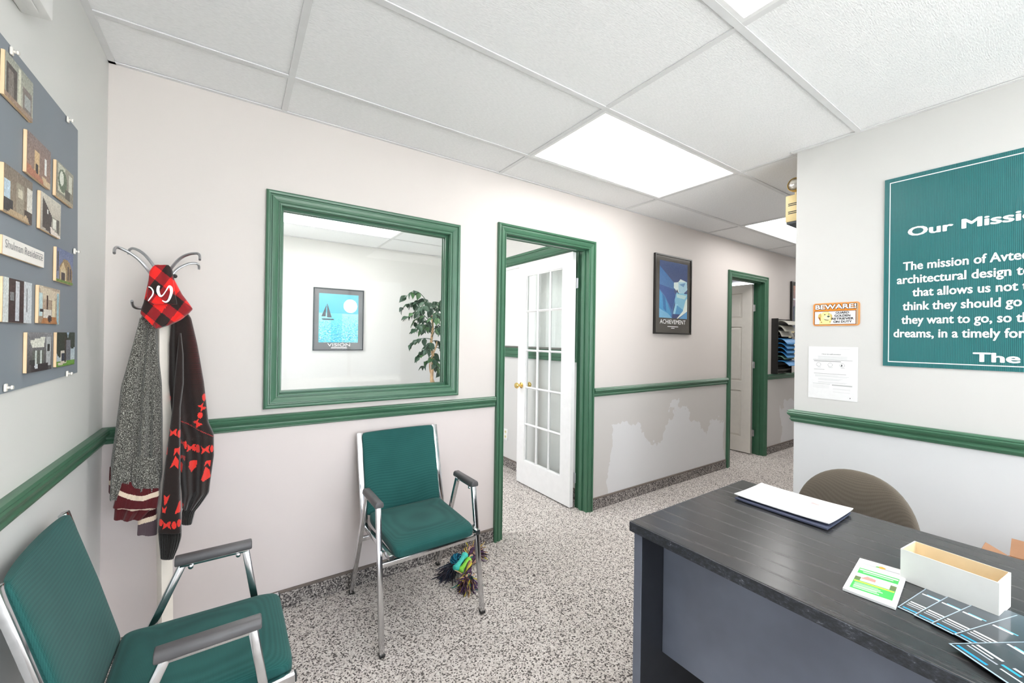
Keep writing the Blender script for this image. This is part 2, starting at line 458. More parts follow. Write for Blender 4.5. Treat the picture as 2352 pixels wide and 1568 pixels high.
def text_mesh(body, bold=0.0):
    cu = bpy.data.curves.new('lettering', 'FONT'); cu.body = body; cu.size = 1; cu.offset = bold; cu.resolution_u = 3
    o = bpy.data.objects.new('lettering', cu); col.objects.link(o)
    bpy.context.view_layer.update()
    dg = bpy.context.evaluated_depsgraph_get()
    me = bpy.data.meshes.new_from_object(o.evaluated_get(dg))
    bpy.data.objects.remove(o); bpy.data.curves.remove(cu)
    return me
def tw(me):
    a = np.array([v.co[:] for v in me.vertices]); return a[:, 0].min(), a[:, 0].max(), a[:, 1].min(), a[:, 1].max()
def embolden(me, b):
    V = [tuple(v.co) for v in me.vertices]; F = [tuple(p.vertices) for p in me.polygons]; vs, fs = [], []
    for dx, dy in ((0, 0), (b, 0), (-b, 0), (0, b*.6), (0, -b*.6), (b*.7, b*.4), (-b*.7, b*.4), (b*.7, -b*.4), (-b*.7, -b*.4)):
        o = len(vs); vs += [(x+dx, y+dy, 1.0*len(vs)/len(V)) for x, y, z in V]; fs += [tuple(i+o for i in f) for f in F]   # z counts the copy
    m2 = bpy.data.meshes.new('lettering'); m2.from_pydata(vs, [], fs); bpy.data.meshes.remove(me)
    return m2
def text(body, o, ux, uy, mat, parent, width=None, cap=None, bold=0.02, name='lettering', prefix=None, slant=0.0):
    """o = left end of the baseline; cap = capital height; width = measured width of prefix (or of body)"""
    o, ux, uy = Vector(o), Vector(ux), Vector(uy)
    me = text_mesh(body, 0); nrm = ux.cross(uy)
    if bold: me = embolden(me, bold)
    x0, x1, y0, y1 = tw(me)
    caph = 0.729
    sy = cap/caph if cap else None
    if width:
        if prefix:
            mp = embolden(text_mesh(prefix, 0), bold); a, b, _, _ = tw(mp); bpy.data.meshes.remove(mp); sx = width/(b-a)
        else: sx = width/(x1-x0)
    else: sx = sy
    if sy is None: sy = sx
    off = Vector((0, 0, 0)); p = parent
    while p is not None: off += p.location; p = p.parent
    for v in me.vertices:
        v.co = o+ux*((v.co.x-x0)*sx+slant*v.co.y*sy)+uy*(v.co.y*sy)+nrm*(round(v.co.z)*.00006)-off
    me.materials.clear(); me.materials.append(MATS[mat]); me.name = name
    ob = bpy.data.objects.new(name, me); col.objects.link(ob); ob.parent = parent
    return ob

# ------------------------------------------------------------------ the room shell
H = 2.39; T = 0.105          # ceiling height, wall thickness
PX, PY = 3.018, -1.262       # face and corner of the partition
FY, EX, OY = -4.6, 8.5, 2.78 # shop front, end of the hall, back of the offices
OX = 2.75                    # office side wall
D1 = (1.882, 2.645); D2 = (4.728, 5.471); DZ = 2.012
WX = (0.600, 1.486); WZ = (1.032, 1.943)
ZT = H+0.03

struct('floor', MB().box(-0.2, EX+0.2, FY-0.1, OY+0.1, -0.1, 0), 'carpet', 'grey flecked loop pile carpet floor')

def wall_with_holes(u0, u1, z0, z1, holes, put):
    """rectangular wall cut into boxes around its openings; put(mb,u0,u1,z0,z1)"""
    mb = MB(); us = sorted({u0, u1}|{h[0] for h in holes}|{h[1] for h in holes})
    for a, b in zip(us[:-1], us[1:]):
        hs = sorted([(h[2], h[3]) for h in holes if h[0] <= a and h[1] >= b]); z = z0
        for c, d in hs:
            if c > z: put(mb, a, b, z, c)
            z = d
        if z < z1: put(mb, a, b, z, z1)
    return mb
bk = wall_with_holes(0, EX, 0, ZT, [(WX[0]-.012, WX[1]+.012, WZ[0]-.012, WZ[1]+.012), (D1[0]-.02, D1[1]+.02, 0, DZ+.02), (D2[0]-.02, D2[1]+.02, 0, DZ+.02)],
                     lambda m, a, b, c, d: m.box(a, b, 0, T, c, d))
struct('wall_back', bk, 'wall_paint_back', 'off-white painted wall with the interior window and two doors')
wl = wall_with_holes(FY, OY, 0, ZT, [(.7, 2.1, .75, 1.95)], lambda m, a, b, c, d: m.box(-.1, 0, a, b, c, d))
struct('wall_left', wl, 'wall_paint_side', 'off-white painted side wall with the photo board')
pt = MB(); pt.add([(PX, FY, 0), (PX, PY, 0), (EX, PY, 0), (EX, PY-T, 0), (PX+T, PY-T, 0), (PX+T, FY, 0)]+[(PX, FY, ZT), (PX, PY, ZT), (EX, PY, ZT), (EX, PY-T, ZT), (PX+T, PY-T, ZT), (PX+T, FY, ZT)],
       [(0, 1, 2, 3, 4, 5), (6, 7, 8, 9, 10, 11)]+[(i, (i+1) % 6, 6+(i+1) % 6, 6+i) for i in range(6)])
struct('wall_right', pt, 'wall_paint', 'white partition wall behind the desk, turning into the hall')
struct('wall_end', MB().box(EX, EX+.1, PY-T, OY, 0, ZT), 'wall_paint', 'white wall closing the far end of the hall')
fr_ = wall_with_holes(-0.1, PX+T, 0, ZT, [(0.15, 2.85, 0.14, 2.3)], lambda m, a, b, c, d: m.box(a, b, FY-.1, FY, c, d))
struct('wall_front', fr_, 'wall_paint', 'white shopfront wall with a tall glazed opening')
struct('wall_office_back', MB().box(0, EX, OY, OY+.1, 0, ZT), 'wall_paint_office', 'bright white rear wall of the office')
ow = wall_with_holes(T, OY, 0, ZT, [(0.28, 2.02, 1.215, 2.075)], lambda m, a, b, c, d: m.box(OX, OX+.11, a, b, c, d))
struct('wall_office_side', ow, 'wall_paint_office', 'bright white side wall of the office with a blinded window')

# ---- suspended ceiling: slab, lay-in tiles and grid bars
slab = MB()
slab.box(-0.2, EX+.2, FY-.2, OY+.2, H+.09, H+.19)
ceil = struct('ceiling', slab, 'grid_white', 'white suspended ceiling of lay-in tiles in a metal grid')
GX, GY = 0.6053, 0.3216
xl = [0]+[GX+1.22*k for k in range(0, 7) if GX+1.22*k < EX-.1]+[EX]
yl = [0]+[-(GY+.61*k) for k in range(0, 8) if GY+.61*k < -FY-.05]+[FY]
yo = [T, 0.37, 0.98, 1.59, 2.20, OY]
LIGHTS = [(1, 2, 'main', 'glowing fluorescent panel in the ceiling above the glazed door'), (0, 3, 'main', 'glowing fluorescent panel in the ceiling nearest the camera'),
          (3, 2, 'main', 'glowing fluorescent panel in the hall ceiling beyond the partition'), (1, 5, 'main', 'glowing fluorescent panel in the ceiling above the desk front')]
lit = set(); fixtures = []
def cells():
    for j in range(len(yl)-1):
        for i in range(len(xl)-1):
            x0, x1, y1, y0 = xl[i], xl[i+1], yl[j], yl[j+1]
            if y0 < PY-.01 and x0 >= PX-.03: continue
            if y0 < PY-.4 and x1 > PX: x1 = PX
            if y0 < PY and x1 > PX and y1 <= PY: x1 = PX
            if x0 < PX-.1: yield i, j, x0, min(x1, PX if y1 <= PY+.01 else x1), y0, y1
            else: yield i, j, x0, x1, max(y0, PY), y1
MAINLIT = {(2, 1), (1, 3), (4, 1), (2, 5), (6, 1)}
OFFLIT = {(1, 3), (4, 2), (1, 1)}
tiles = []
def tile(x0, x1, y0, y1):
    key = (round(x1-x0, 3), round(y1-y0, 3))
    if key not in tilemesh:
        m = MB().box(-(x1-x0)/2+.003, (x1-x0)/2-.003, -(y1-y0)/2+.003, (y1-y0)/2-.003, 0, .015)
        o = m.build('ceiling_tile', 'ceiling_tile', ceil, bevel=0.003, seg=1); tilemesh[key] = o.data
    else:
        o = bpy.data.objects.new('ceiling_tile', tilemesh[key]); col.objects.link(o); o.parent = ceil
    o.location = ((x0+x1)/2, (y0+y1)/2, H+.005)
tilemesh = {}
for j in range(len(yl)-1):
    y1, y0 = yl[j], yl[j+1]
    for i in range(len(xl)-1):
        x0, x1 = xl[i], xl[i+1]
        if y1 <= PY and x0 > PX-.1: continue                 # behind the partition
        if (i, j) in MAINLIT: fixtures.append((x0, x1, y0, y1)); continue
        tile(x0, x1, y0, y1)
for j in range(len(yo)-1):
    y0, y1 = yo[j], yo[j+1]
    for i in range(len(xl)-1):
        x0, x1 = xl[i], xl[i+1]
        if x0 > 6: continue
        if (i, j) in OFFLIT: fixtures.append((x0, x1, y0, y1)); continue
        tile(x0, x1, y0, y1)
def tee(p0, p1, w=.024):
    m = MB()
    (xa, ya), (xb, yb) = p0, p1
    if xa == xb: m.box(xa-w/2, xa+w/2, ya, yb, H, H+.004); m.box(xa-.002, xa+.002, ya, yb, H+.004, H+.03)
    else: m.box(xa, xb, ya-w/2, ya+w/2, H-.0008, H+.0036); m.box(xa, xb, ya-.002, ya+.002, H+.004, H+.03)
    return m.build('grid_bar', 'grid_white', ceil)
for y in yl[1:-1]: tee((0, y), (PX if y < PY else EX, y))
for k, x in enumerate(xl[1:-1]):
    if x < PX: tee((x, FY), (x, 0))
    else: tee((x, PY), (x, 0))
for y in yo[1:-1]: tee((0, y), (OX if y < OY else EX, y))
for x in xl[1:3]: tee((x, T), (x, OY))
def angle(x0, x1, y0, y1): return MB().box(x0, x1, y0, y1, H-.001, H+.003).build('wall_angle', 'grid_white', ceil)
angle(0, .022, FY, 0); angle(0, EX, -.018, 0); angle(PX-.022, PX, FY, PY); angle(PX-.022, EX, PY, PY+.022); angle(0, OX, OY-.022, OY); angle(0, .022, T, OY)

flab = {(1.8253, -0.9316): 'glowing fluorescent ceiling panel between the glazed door and the partition',
        (0.6053, -2.1516): 'glowing fluorescent ceiling panel cut off by the top edge of the picture',
        (4.2653, -0.9316): 'glowing fluorescent ceiling panel far down the hall beside the emergency light'}
k = 0
for x0, x1, y0, y1 in fixtures:
    lab = None
    for (a, b), l in flab.items():
        if abs(a-x0) < .02 and abs(b-y0) < .02: lab = l
    if lab is None:
        lab = 'glowing fluorescent ceiling panel seen through the interior window' if (y0 > 1.5 and x0 < 1) else ['fluorescent ceiling panel behind the camera over the desk', 'fluorescent ceiling panel at the far end of the hall', 'fluorescent ceiling panel in the office near the window wall', 'fluorescent ceiling panel in the room behind the second door', 'fluorescent ceiling panel in a back room'][k % 5]; k += 1
    t = thing('ceiling_light', lab, 'light', ((x0+x1)/2, (y0+y1)/2, H), group='fluorescent ceiling panels')
    f = MB(); w = .016
    f.box(x0+.012, x1-.012, y0+.012, y0+.012+w, H, H+.05); f.box(x0+.012, x1-.012, y1-.012-w, y1-.012, H, H+.05)
    f.box(x0+.012, x0+.012+w, y0+.012+w, y1-.012-w, H, H+.05); f.box(x1-.012-w, x1-.012, y0+.012+w, y1-.012-w, H, H+.05)
    f.build('frame', 'lamp_frame', t, world=True)
    MB().box(x0+.028, x1-.028, y0+.028, y1-.028, H+.006, H+.010).build('diffuser', 'lamp_diffuser', t, world=True)

# ---- mouldings: profile (depth from wall, height) swept along a path in plan
RAIL = [(0, 0), (.007, 0), (.011, .004), (.011, .008), (.016, .011), (.017, .016), (.013, .021), (.013, .027), (.019, .033), (.025, .041), (.027, .049), (.023, .054), (.025, .058), (.020, .064), (.010, .066), (0, .066)]
RZ = 0.877
def moulding(name, path, nrm, prof, z, mat, label):
    """path: plan points; nrm: outward normal of each segment; mitred at the corners"""
    mb = MB(); n = len(prof); rows = []
    for i, p in enumerate(path):
        if i == 0: d = Vector(nrm[0])
        elif i == len(path)-1: d = Vector(nrm[-1])
        else: d = Vector(nrm[i-1])+Vector(nrm[i])
        rows.append([(p[0]+d[0]*a, p[1]+d[1]*a, z+b) for a, b in prof])
    vs = [q for r in rows for q in r]; fs = []
    for i in range(len(path)-1):
        for k in range(n): fs.append((i*n+k, i*n+(k+1) % n, (i+1)*n+(k+1) % n, (i+1)*n+k))
    fs += [tuple(range(n)), tuple(range((len(path)-1)*n, len(path)*n))]
    mb.add(vs, fs)
    return struct(name, mb, mat, label)
moulding('trim_1', [(0, FY), (0, 0), (D1[0]-.066, 0)], [(1, 0), (0, -1)], RAIL, RZ, 'green_trim', 'green chair rail running from the left wall to the glazed door')
moulding('trim_2', [(D1[1]+.066, 0), (D2[0]-.066, 0)], [(0, -1)], RAIL, RZ, 'green_trim', 'green chair rail between the two doors')
moulding('trim_3', [(D2[1]+.066, 0), (EX, 0)], [(0, -1)], RAIL, RZ, 'green_trim', 'green chair rail beyond the second door under the file rack')
moulding('trim_4', [(PX, FY), (PX, PY), (EX, PY)], [(-1, 0), (0, 1)], RAIL, RZ, 'green_trim', 'green chair rail wrapping the partition corner')
BASE = [(0, 0), (.012, 0), (.009, .02), (.008, .078), (0, .078)]
BIND = [(0, .078), (.009, .078), (.010, .084), (.008, .09), (0, .09)]
def skirting(name, path, nrm, label):
    o = moulding(name, path, nrm, BASE, 0, 'carpet_base', label)
    b = moulding('binding', path, nrm, BIND, 0, 'carpet_binding', None); b.parent = o
    if 'kind' in b: del b['kind']
skirting('baseboard_left', [(0, FY), (0, 0), (D1[0]-.066, 0)], [(1, 0), (0, -1)], 'grey carpet skirting under the interior window')
skirting('baseboard_back', [(D1[1]+.066, 0), (D2[0]-.066, 0)], [(0, -1)], 'grey carpet skirting between the doors')
skirting('baseboard_hall', [(D2[1]+.066, 0), (EX, 0)], [(0, -1)], 'grey carpet skirting beyond the second door')
skirting('baseboard_right', [(PX, FY), (PX, PY), (EX, PY)], [(-1, 0), (0, 1)], 'grey carpet skirting along the partition')
skirting('baseboard_office', [(OX, T), (OX, OY)], [(-1, 0)], 'grey carpet skirting inside the office')

# casing: mitred moulded boards around an opening. P(u, z, d) maps across/height/depth to the room
CAS = [(0, 0), (0, .008), (.003, .012), (.008, .013), (.010, .009), (.014, .009), (.016, .013), (.026, .017), (.036, .020), (.040, .020), (.042, .015), (.048, .015), (.050, .022), (.058, .024), (.063, .022), (.066, .016), (.066, 0)]
def casing(P, u0, u1, z0, z1, sides, parent, prof=CAS, mat='green_trim', sc_=1.0):
    n = len(prof)
    def corner(c, a):
        su = {'bl': (-1, -1), 'br': (1, -1), 'tl': (-1, 1), 'tr': (1, 1)}[c]
        return (u0 if su[0] < 0 else u1)+su[0]*a, (z0 if su[1] < 0 else z1)+su[1]*a
    for side in sides:
        c0, c1 = {'l': ('bl', 'tl'), 'r': ('br', 'tr'), 't': ('tl', 'tr'), 'b': ('bl', 'br')}[side]
        vs = []
        for c in (c0, c1):
            for a, d in prof:
                u, z = corner(c, a*sc_)
                if 'b' not in sides and c[0] == 'b': z = z0
                vs.append(P(u, z, d))
        fs = [tuple(range(n)), tuple(range(n, 2*n))]+[(i, (i+1) % n, n+(i+1) % n, n+i) for i in range(n)]
        MB().add(vs, fs).build('casing', mat, parent, world=True)
Pf = lambda u, z, d: (u, -d, z)          # hall side of the back wall
Pb = lambda u, z, d: (u, T+d, z)         # office side of the back wall
Po = lambda u, z, d: (OX-d, u, z)        # office side wall

def frame4(u0, u1, z0, z1, t, y0, y1, bottom=True):
    m = MB(); m.box(u0-t, u0, y0, y1, z0-(t if bottom else 0), z1+t); m.box(u1, u1+t, y0, y1, z0-(t if bottom else 0), z1+t); m.box(u0, u1, y0, y1, z1, z1+t)
    if bottom: m.box(u0, u1, y0, y1, z0-t, z0)
    return m

# interior window onto the office
w1 = thing('window_1', 'green framed interior window looking into the office', None, (WX[0], 0, WZ[0]), kind='structure')
casing(Pf, WX[0]+.004, WX[1]-.004, WZ[0]+.004, WZ[1]-.004, 'lrtb', w1)
casing(Pb, WX[0]+.004, WX[1]-.004, WZ[0]+.004, WZ[1]-.004, 'lrtb', w1)
frame4(WX[0], WX[1], WZ[0], WZ[1], .011, .001, T-.001).build('jamb', 'green_trim', w1, world=True)
m = MB()
for ya, yb in ((.030, .048), (.056, .074)):
    m2 = frame4(WX[0]+.014, WX[1]-.014, WZ[0]+.014, WZ[1]-.014, .014, ya, yb); m.add(m2.v, m2.f)
m.build('glazing_stop', 'green_trim', w1, world=True)
MB().box(WX[0]+.003, WX[1]-.003, .050, .054, WZ[0]+.003, WZ[1]-.003).build('glass_pane', 'window_glass', w1, world=True)

# doors
def door_frame(name, label, D):
    d = thing(name, label, None, (D[0], 0, 0), kind='structure')
    casing(Pf, D[0]+.004, D[1]-.004, 0, DZ-.004, 'lrt', d)
    casing(Pb, D[0]+.004, D[1]-.004, 0, DZ-.004, 'lrt', d)
    frame4(D[0], D[1], 0, DZ, .018, .001, T-.001, False).build('jamb', 'green_trim', d, world=True)
    frame4(D[0]+.011, D[1]-.011, 0, DZ-.011, .011, .035, .066, False).build('door_stop', 'green_trim', d, world=True)
    return d
def hinge(parent, x, y, z, mat):
    m = MB(); m.tube([(x, y, z-.040), (x, y, z+.040)], .005, 8); m.box(x-.001, x+.003, y-.018, y, z-.038, z+.038)
    return m.build('hinge', mat, parent, world=True)
d1 = door_frame('door_1', 'open white glazed french door in a green frame', D1)
# leaf opened square into the office: plan x LX0..LX1, y LY0..LY1
LX0, LX1, LY0, LW, LZ0, LZ1 = 2.578, 2.612, 0.105, 0.728, 0.012, 2.000
ce = [0.122, 0.280, 0.290, 0.448, 0.458, 0.616]
re_ = [0.222, 0.546, 0.556, 0.876, 0.886, 1.210, 1.220, 1.560, 1.570, 1.892]
m = MB()
m.box(LX0, LX1, LY0, LY0+ce[0], LZ0, LZ1); m.box(LX0, LX1, LY0+ce[5], LY0+LW, LZ0, LZ1)
m.box(LX0, LX1, LY0+ce[0], LY0+ce[5], LZ0, re_[0]); m.box(LX0, LX1, LY0+ce[0], LY0+ce[5], re_[-1], LZ1)
leaf = m.build('door_leaf', 'white_door', d1, world=True)
def muntin(x0, x1, y0, y1, z0, z1, vert):
    m = MB(); c = (x0+x1)/2
    if vert: m.prism([(x0+.006, y0+.003), (x0+.002, (y0+y1)/2), (x0+.006, y1-.003), (x0+.012, y1+.004), (x1-.012, y1+.004), (x1-.003, (y0+y1)/2), (x1-.012, y0-.004), (x0+.012, y0-.004)], 2, z0, z1)
    else: m.prism([(x0+.006, z0+.003), (x0+.002, (z0+z1)/2), (x0+.006, z1-.003), (x0+.012, z1+.004), (x1-.012, z1+.004), (x1-.003, (z0+z1)/2), (x1-.012, z0-.004), (x0+.012, z0-.004)], 1, y0, y1)
    return m.build('glazing_bar', 'white_door', leaf, world=True)
for a in (1, 3): muntin(LX0, LX1, LY0+ce[a], LY0+ce[a+1], re_[0], re_[-1], True)
for a in (1, 3, 5, 7): muntin(LX0, LX1, LY0+ce[0], LY0+ce[5], re_[a], re_[a+1], False)
# bead round the glazed field
m = MB()
for yy, zz in (((LY0+ce[0], LY0+ce[0]+.008), (re_[0], re_[-1])), ((LY0+ce[5]-.008, LY0+ce[5]), (re_[0], re_[-1]))): m.box(LX0+.010, LX1-.010, yy[0], yy[1], zz[0], zz[1])
for zz in ((re_[0], re_[0]+.008), (re_[-1]-.008, re_[-1])): m.box(LX0+.010, LX1-.010, LY0+ce[0]+.008, LY0+ce[5]-.008, zz[0], zz[1])
m.build('glazing_bead', 'white_door', leaf, world=True)
for c in range(3):
    for r in range(5):
        MB().box(LX0+.015, LX0+.018, LY0+ce[2*c]-.002, LY0+ce[2*c+1]+.002, re_[2*r]-.002, re_[2*r+1]+.002).build('glass_pane', 'window_glass', leaf, world=True)
KN = [(.001, 0), (.027, 0), (.027, .004), (.022, .008), (.011, .012), (.010, .028), (.018, .036), (.026, .046), (.027, .056), (.022, .064), (.008, .067), (.001, .067)]
m = MB().lathe([(r, -h) for r, h in KN], (LX0, LY0+.668, .895), 24, 'x'); m.build('door_knob', 'brass', leaf, world=True, smooth='auto')
m = MB().lathe(KN, (LX1, LY0+.668, .895), 24, 'x'); m.build('door_knob', 'brass', leaf, world=True, smooth='auto')
for z in (0.24, 1.76): hinge(leaf, LX1+.006, LY0-.004, z, 'steel_hook')

d2 = door_frame('door_2', 'open cream six panel door in a green frame down the hall', D2)
EX0, EX1, EY0, EW = 5.404, 5.438, 0.105, 0.70
m = MB(); m.box(EX0+.011, EX1-.011, EY0, EY0+EW, .012, 2.0)
lay = [(.012, .19), (.74, .85), (1.50, 1.60), (1.90, 2.0)]
m.box(EX0, EX1, EY0, EY0+.11, .012, 2.0); m.box(EX0, EX1, EY0+EW-.11, EY0+EW, .012, 2.0); m.box(EX0, EX1, EY0+EW/2-.05, EY0+EW/2+.05, .012, 2.0)
for a, b in lay: m.box(EX0, EX1, EY0+.11, EY0+EW-.11, a, b)
leaf2 = m.build('door_leaf', 'cream_door', d2, world=True)
for ya, yb in ((EY0+.11, EY0+EW/2-.05), (EY0+EW/2+.05, EY0+EW-.11)):
    for za, zb in ((.19, .74), (.85, 1.50), (1.60, 1.90)):
        m = MB(); i = .028
        x = EX0+.011
        m.add([(x, ya+.004, za+.004), (x, yb-.004, za+.004), (x, yb-.004, zb-.004), (x, ya+.004, zb-.004), (x-.008, ya+i, za+i), (x-.008, yb-i, za+i), (x-.008, yb-i, zb-i), (x-.008, ya+i, zb-i)],
              [(0, 1, 5, 4), (1, 2, 6, 5), (2, 3, 7, 6), (3, 0, 4, 7), (4, 5, 6, 7), (3, 2, 1, 0)])
        m.build('door_panel', 'cream_door', leaf2, world=True)
for z in (0.25, 1.05, 1.72): hinge(leaf2, EX1+.006, EY0-.004, z, 'chrome')
m = MB().lathe([(r, -h) for r, h in KN], (EX0, EY0+EW-.06, .95), 20, 'x'); m.build('door_knob', 'brass', leaf2, world=True, smooth='auto')

# office side window with vertical blinds
w2 = thing('window_2', 'green trimmed office window closed with white vertical blinds', None, (OX, .28, 1.215), kind='structure')
casing(Po, .284, 2.016, 1.219, 2.071, 'lrtb', w2, sc_=1.35)
m = MB(); m.box(OX+.001, OX+.109, .28, .29, 1.215, 2.075); m.box(OX+.001, OX+.109, 2.01, 2.02, 1.215, 2.075); m.box(OX+.001, OX+.109, .29, 2.01, 1.215, 1.225); m.box(OX+.001, OX+.109, .29, 2.01, 2.065, 2.075)
m.build('jamb', 'green_trim', w2, world=True)
MB().box(OX+.010, OX+.05, .292, 2.008, 2.035, 2.064).build('head_rail', 'blinds', w2, world=True, bevel=.003)
sl = None
for k in range(22):
    y = .315+.079*k
    if sl is None:
        mm = MB(); q = [(-.043, 0), (-.02, .006), (0, .008), (.02, .006), (.043, 0)]
        mm.add([(d, a, -.79) for a, d in q]+[(d, a, 0) for a, d in q]+[(d+.001, a, -.79) for a, d in q]+[(d+.001, a, 0) for a, d in q],
               [(i, i+1, 6+i, 5+i) for i in range(4)]+[(10+i, 15+i, 16+i, 11+i) for i in range(4)])
        sl = mm.build('blind_slat', 'blinds', w2); o = sl
    else:
        o = sl.copy(); col.objects.link(o); o.parent = w2
    o.location = (.028, y-.28, 2.034-1.215); o.rotation_euler = (0, 0, math.radians(6))
MB().box(OX+.07, OX+.074, .291, 2.009, 1.226, 2.064).build('glass_pane', 'window_glass', w2, world=True)

# unseen exterior windows, added and sized to brighten the rooms: front glazing, office window
w3 = thing('window_3', 'unseen tall shopfront glazing behind the camera, widened for more daylight', None, (.15, FY, .14), kind='structure')
m = MB()
for x in (.15, 1.03, 1.93, 2.81): m.box(x, x+.04, FY-.08, FY-.03, .14, 2.3)
for z in (.14, 2.26): m.box(.19, 2.81, FY-.08, FY-.03, z, z+.04)
m.build('window_frame', 'white_plastic', w3, world=True)
for a_, b_ in ((.19, 1.03), (1.07, 1.93), (1.97, 2.81)): MB().box(a_, b_, FY-.057, FY-.053, .18, 2.26).build('glass_pane', 'window_glass', w3, world=True)
def side_window(name, label, y0, y1, z0, z1):
    w = thing(name, label, None, (0, y0, z0), kind='structure'); f = .04; m = MB()
    for y in (y0, (y0+y1)/2-f/2, y1-f): m.box(-.08, -.03, y, y+f, z0, z1)
    for z in (z0, z1-f): m.box(-.08, -.03, y0+f, y1-f, z, z+f)
    m.build('window_frame', 'white_plastic', w, world=True)
    for a, b in ((y0+f, (y0+y1)/2-f/2), ((y0+y1)/2+f/2, y1-f)): MB().box(-.057, -.053, a, b, z0+f, z1-f).build('glass_pane', 'window_glass', w, world=True)
side_window('window_4', 'unseen side wall window added to bring more daylight into the office', .7, 2.1, .75, 1.95)
struct('ground_outside', MB().box(-14, 10, -14, 8, -.3, -.2), 'pavement', 'unseen pale pavement outside, made bright to bounce sunlight indoors')

# ------------------------------------------------------------------ stacking armchairs (local: x across, y forward)
def make_chair(label):
    t = thing('armchair', label, 'chair', group='green fabric armchairs')
    q = .021; AL = .2346; FL = .2395
    for s in (1, -1):
        m = MB(); m.bar((s*FL, .2527, 0.004), (s*AL, .158, .582), q, q, (1, 0, 0)); o = m.build('leg', 'chrome', t, bevel=.003)
        MB().box(s*FL-.012, s*FL+.012, .240, .265, 0, .012).build('foot_cap', 'black_plastic', o, bevel=.002)
    for s in (1, -1):
        m = MB(); m.bar((s*FL, -.2527, 0.004), (s*AL, -.008, .582), q, q, (1, 0, 0)); o = m.build('leg', 'chrome', t, bevel=.003)
        MB().box(s*FL-.012, s*FL+.012, -.265, -.240, 0, .012).build('foot_cap', 'black_plastic', o, bevel=.002)
    for s in (1, -1):
        m = MB(); m.bar((s*AL, -.018, .578), (s*AL, .168, .578), q, .012); o = m.build('arm_tube', 'chrome', t, bevel=.002)
        m = MB().prism([(-.017, .581), (.017, .581), (.0195, .588), (.018, .600), (.012, .608), (-.012, .608), (-.018, .600), (-.0195, .588)], 1, -.029, .177)
        m.deform(lambda x, y, z: (x+s*AL, y, z)); m.build('armrest', 'arm_plastic', t, bevel=.004)
        for y in (.012, .138): MB().lathe([(.001, 0), (.008, 0), (.007, .004), (.001, .005)], (s*(AL-.011), y, .570), 10, 'x').build('screw', 'chrome', o)
    for s in (1, -1):
        m = MB(); m.bar((s*.206, -.150, .378), (s*.206, .258, .396), .020, .022); o = m.build('seat_rail', 'chrome', t, bevel=.002)
        MB().box(s*.206-.0105, s*.206+.0105, .257, .262, .385, .407).build('end_cap', 'dark_metal', o, bevel=.002)
        MB().bar((s*.222, -.120, .380), (s*.222, -.100, .380), .03, .018).build('bracket', 'chrome', o)
        MB().bar((s*.222, .178, .391), (s*.222, .196, .391), .03, .018).build('bracket', 'chrome', o)
    for s in (1, -1):
        m = MB(); m.bar((s*.207, -.148, .372), (s*.207, -.268, .815), .018, .032, (1, 0, 0)); m.build('back_upright', 'chrome', t, bevel=.003)
    MB().bar((-.238, .196, .345), (.238, .196, .345), .018, .020).build('stretcher', 'chrome', t, bevel=.002)
    MB().bar((-.238, -.110, .335), (.238, -.110, .335), .018, .020).build('stretcher', 'chrome', t, bevel=.002)
    # seat cushion, dished and rolling over the front
    m = MB().sup((0, .058, .414), .385, .400, .056, .38, .14, 64, 24)
    def f(x, y, z):
        if z > .414: z += .008*(1-(x/.195)**2)*(1-((y-.058)/.2)**2)
        if y > .17: z -= .45*(y-.17)**1.5
        z += .010*max(0, 1-abs(y+.15)/.1)
        return x, y, z
    m.deform(f).build('seat', 'green_fabric', t, smooth=True)
    # padded back, slightly hollow
    m = MB().sup((0, 0, 0), .396, .040, .392, .07, .5, 64, 40)
    def g(x, y, z):
        y *= 1-.55*max(0, (z-.11)/.086)
        y = y-.012*(1-(x/.2)**2) + (.006*(1-(x/.2)**2)*(1-(z/.2)**2) if y > 0 else 0)
        return x, -.206+y-z*.264, .6195+z
    m.deform(g).build('backrest', 'green_fabric', t, smooth=True)
    return t
chair = make_chair('green fabric armchair with chrome frame against the wall beside the glazed door')
chair.location = (1.1776, -.3088, 0); chair.rotation_euler = (0, 0, -1.5573-math.pi/2)
chair2 = dup(chair, (.3114, -.8077, 0), .0163-math.pi/2, 'green fabric armchair with chrome frame nearest the camera below the photo board')

# ------------------------------------------------------------------ desk
DX0, DX1, DY0, DY1, DT = 1.464, 2.170, -3.05, -1.400, .745
desk = thing('desk', 'black wood grain office desk with worn edges and dark panel front', 'desk', (1.8, -2.2, 0))
MB().box(DX0+.004, DX1, DY0, DY1-.004, DT-.030, DT).build('desk_top', 'desk_top', desk, world=True, bevel=.0015, seg=1)
m = MB(); m.box(DX0, DX0+.004, DY0, DY1, DT-.030, DT-.001); m.box(DX0+.004, DX1, DY1-.004, DY1, DT-.030, DT-.001); m.build('edge_strip', 'desk_edge', desk, world=True)
MB().box(DX0+.012, DX1-.02, DY1-.040, DY1-.012, 0, DT-.030).build('side_panel', 'desk_dark', desk, world=True, bevel=.001, seg=1)  # panel colour darkened to stand for the shade under the desk top
MB().box(DX0+.010, DX0+.0122, DY1-.040, DY1-.012, 0, DT-.030).build('lit_edge', 'desk_panel', desk, world=True)  # lighter strip painted where the panel edge catches the light
MB().box(DX0+.012, DX1-.02, DY0+.012, DY0+.040, 0, DT-.030).build('side_panel', 'desk_panel', desk, world=True, bevel=.001, seg=1)
MB().box(1.585, 1.603, DY0+.040, DY1-.040, .305, DT-.030).build('modesty_panel', 'desk_panel', desk, world=True, bevel=.001, seg=1)
ped = MB().box(1.66, DX1-.04, DY0+.045, DY0+.46, .06, DT-.035).build('drawer_unit', 'desk_panel', desk, world=True, bevel=.001, seg=1)

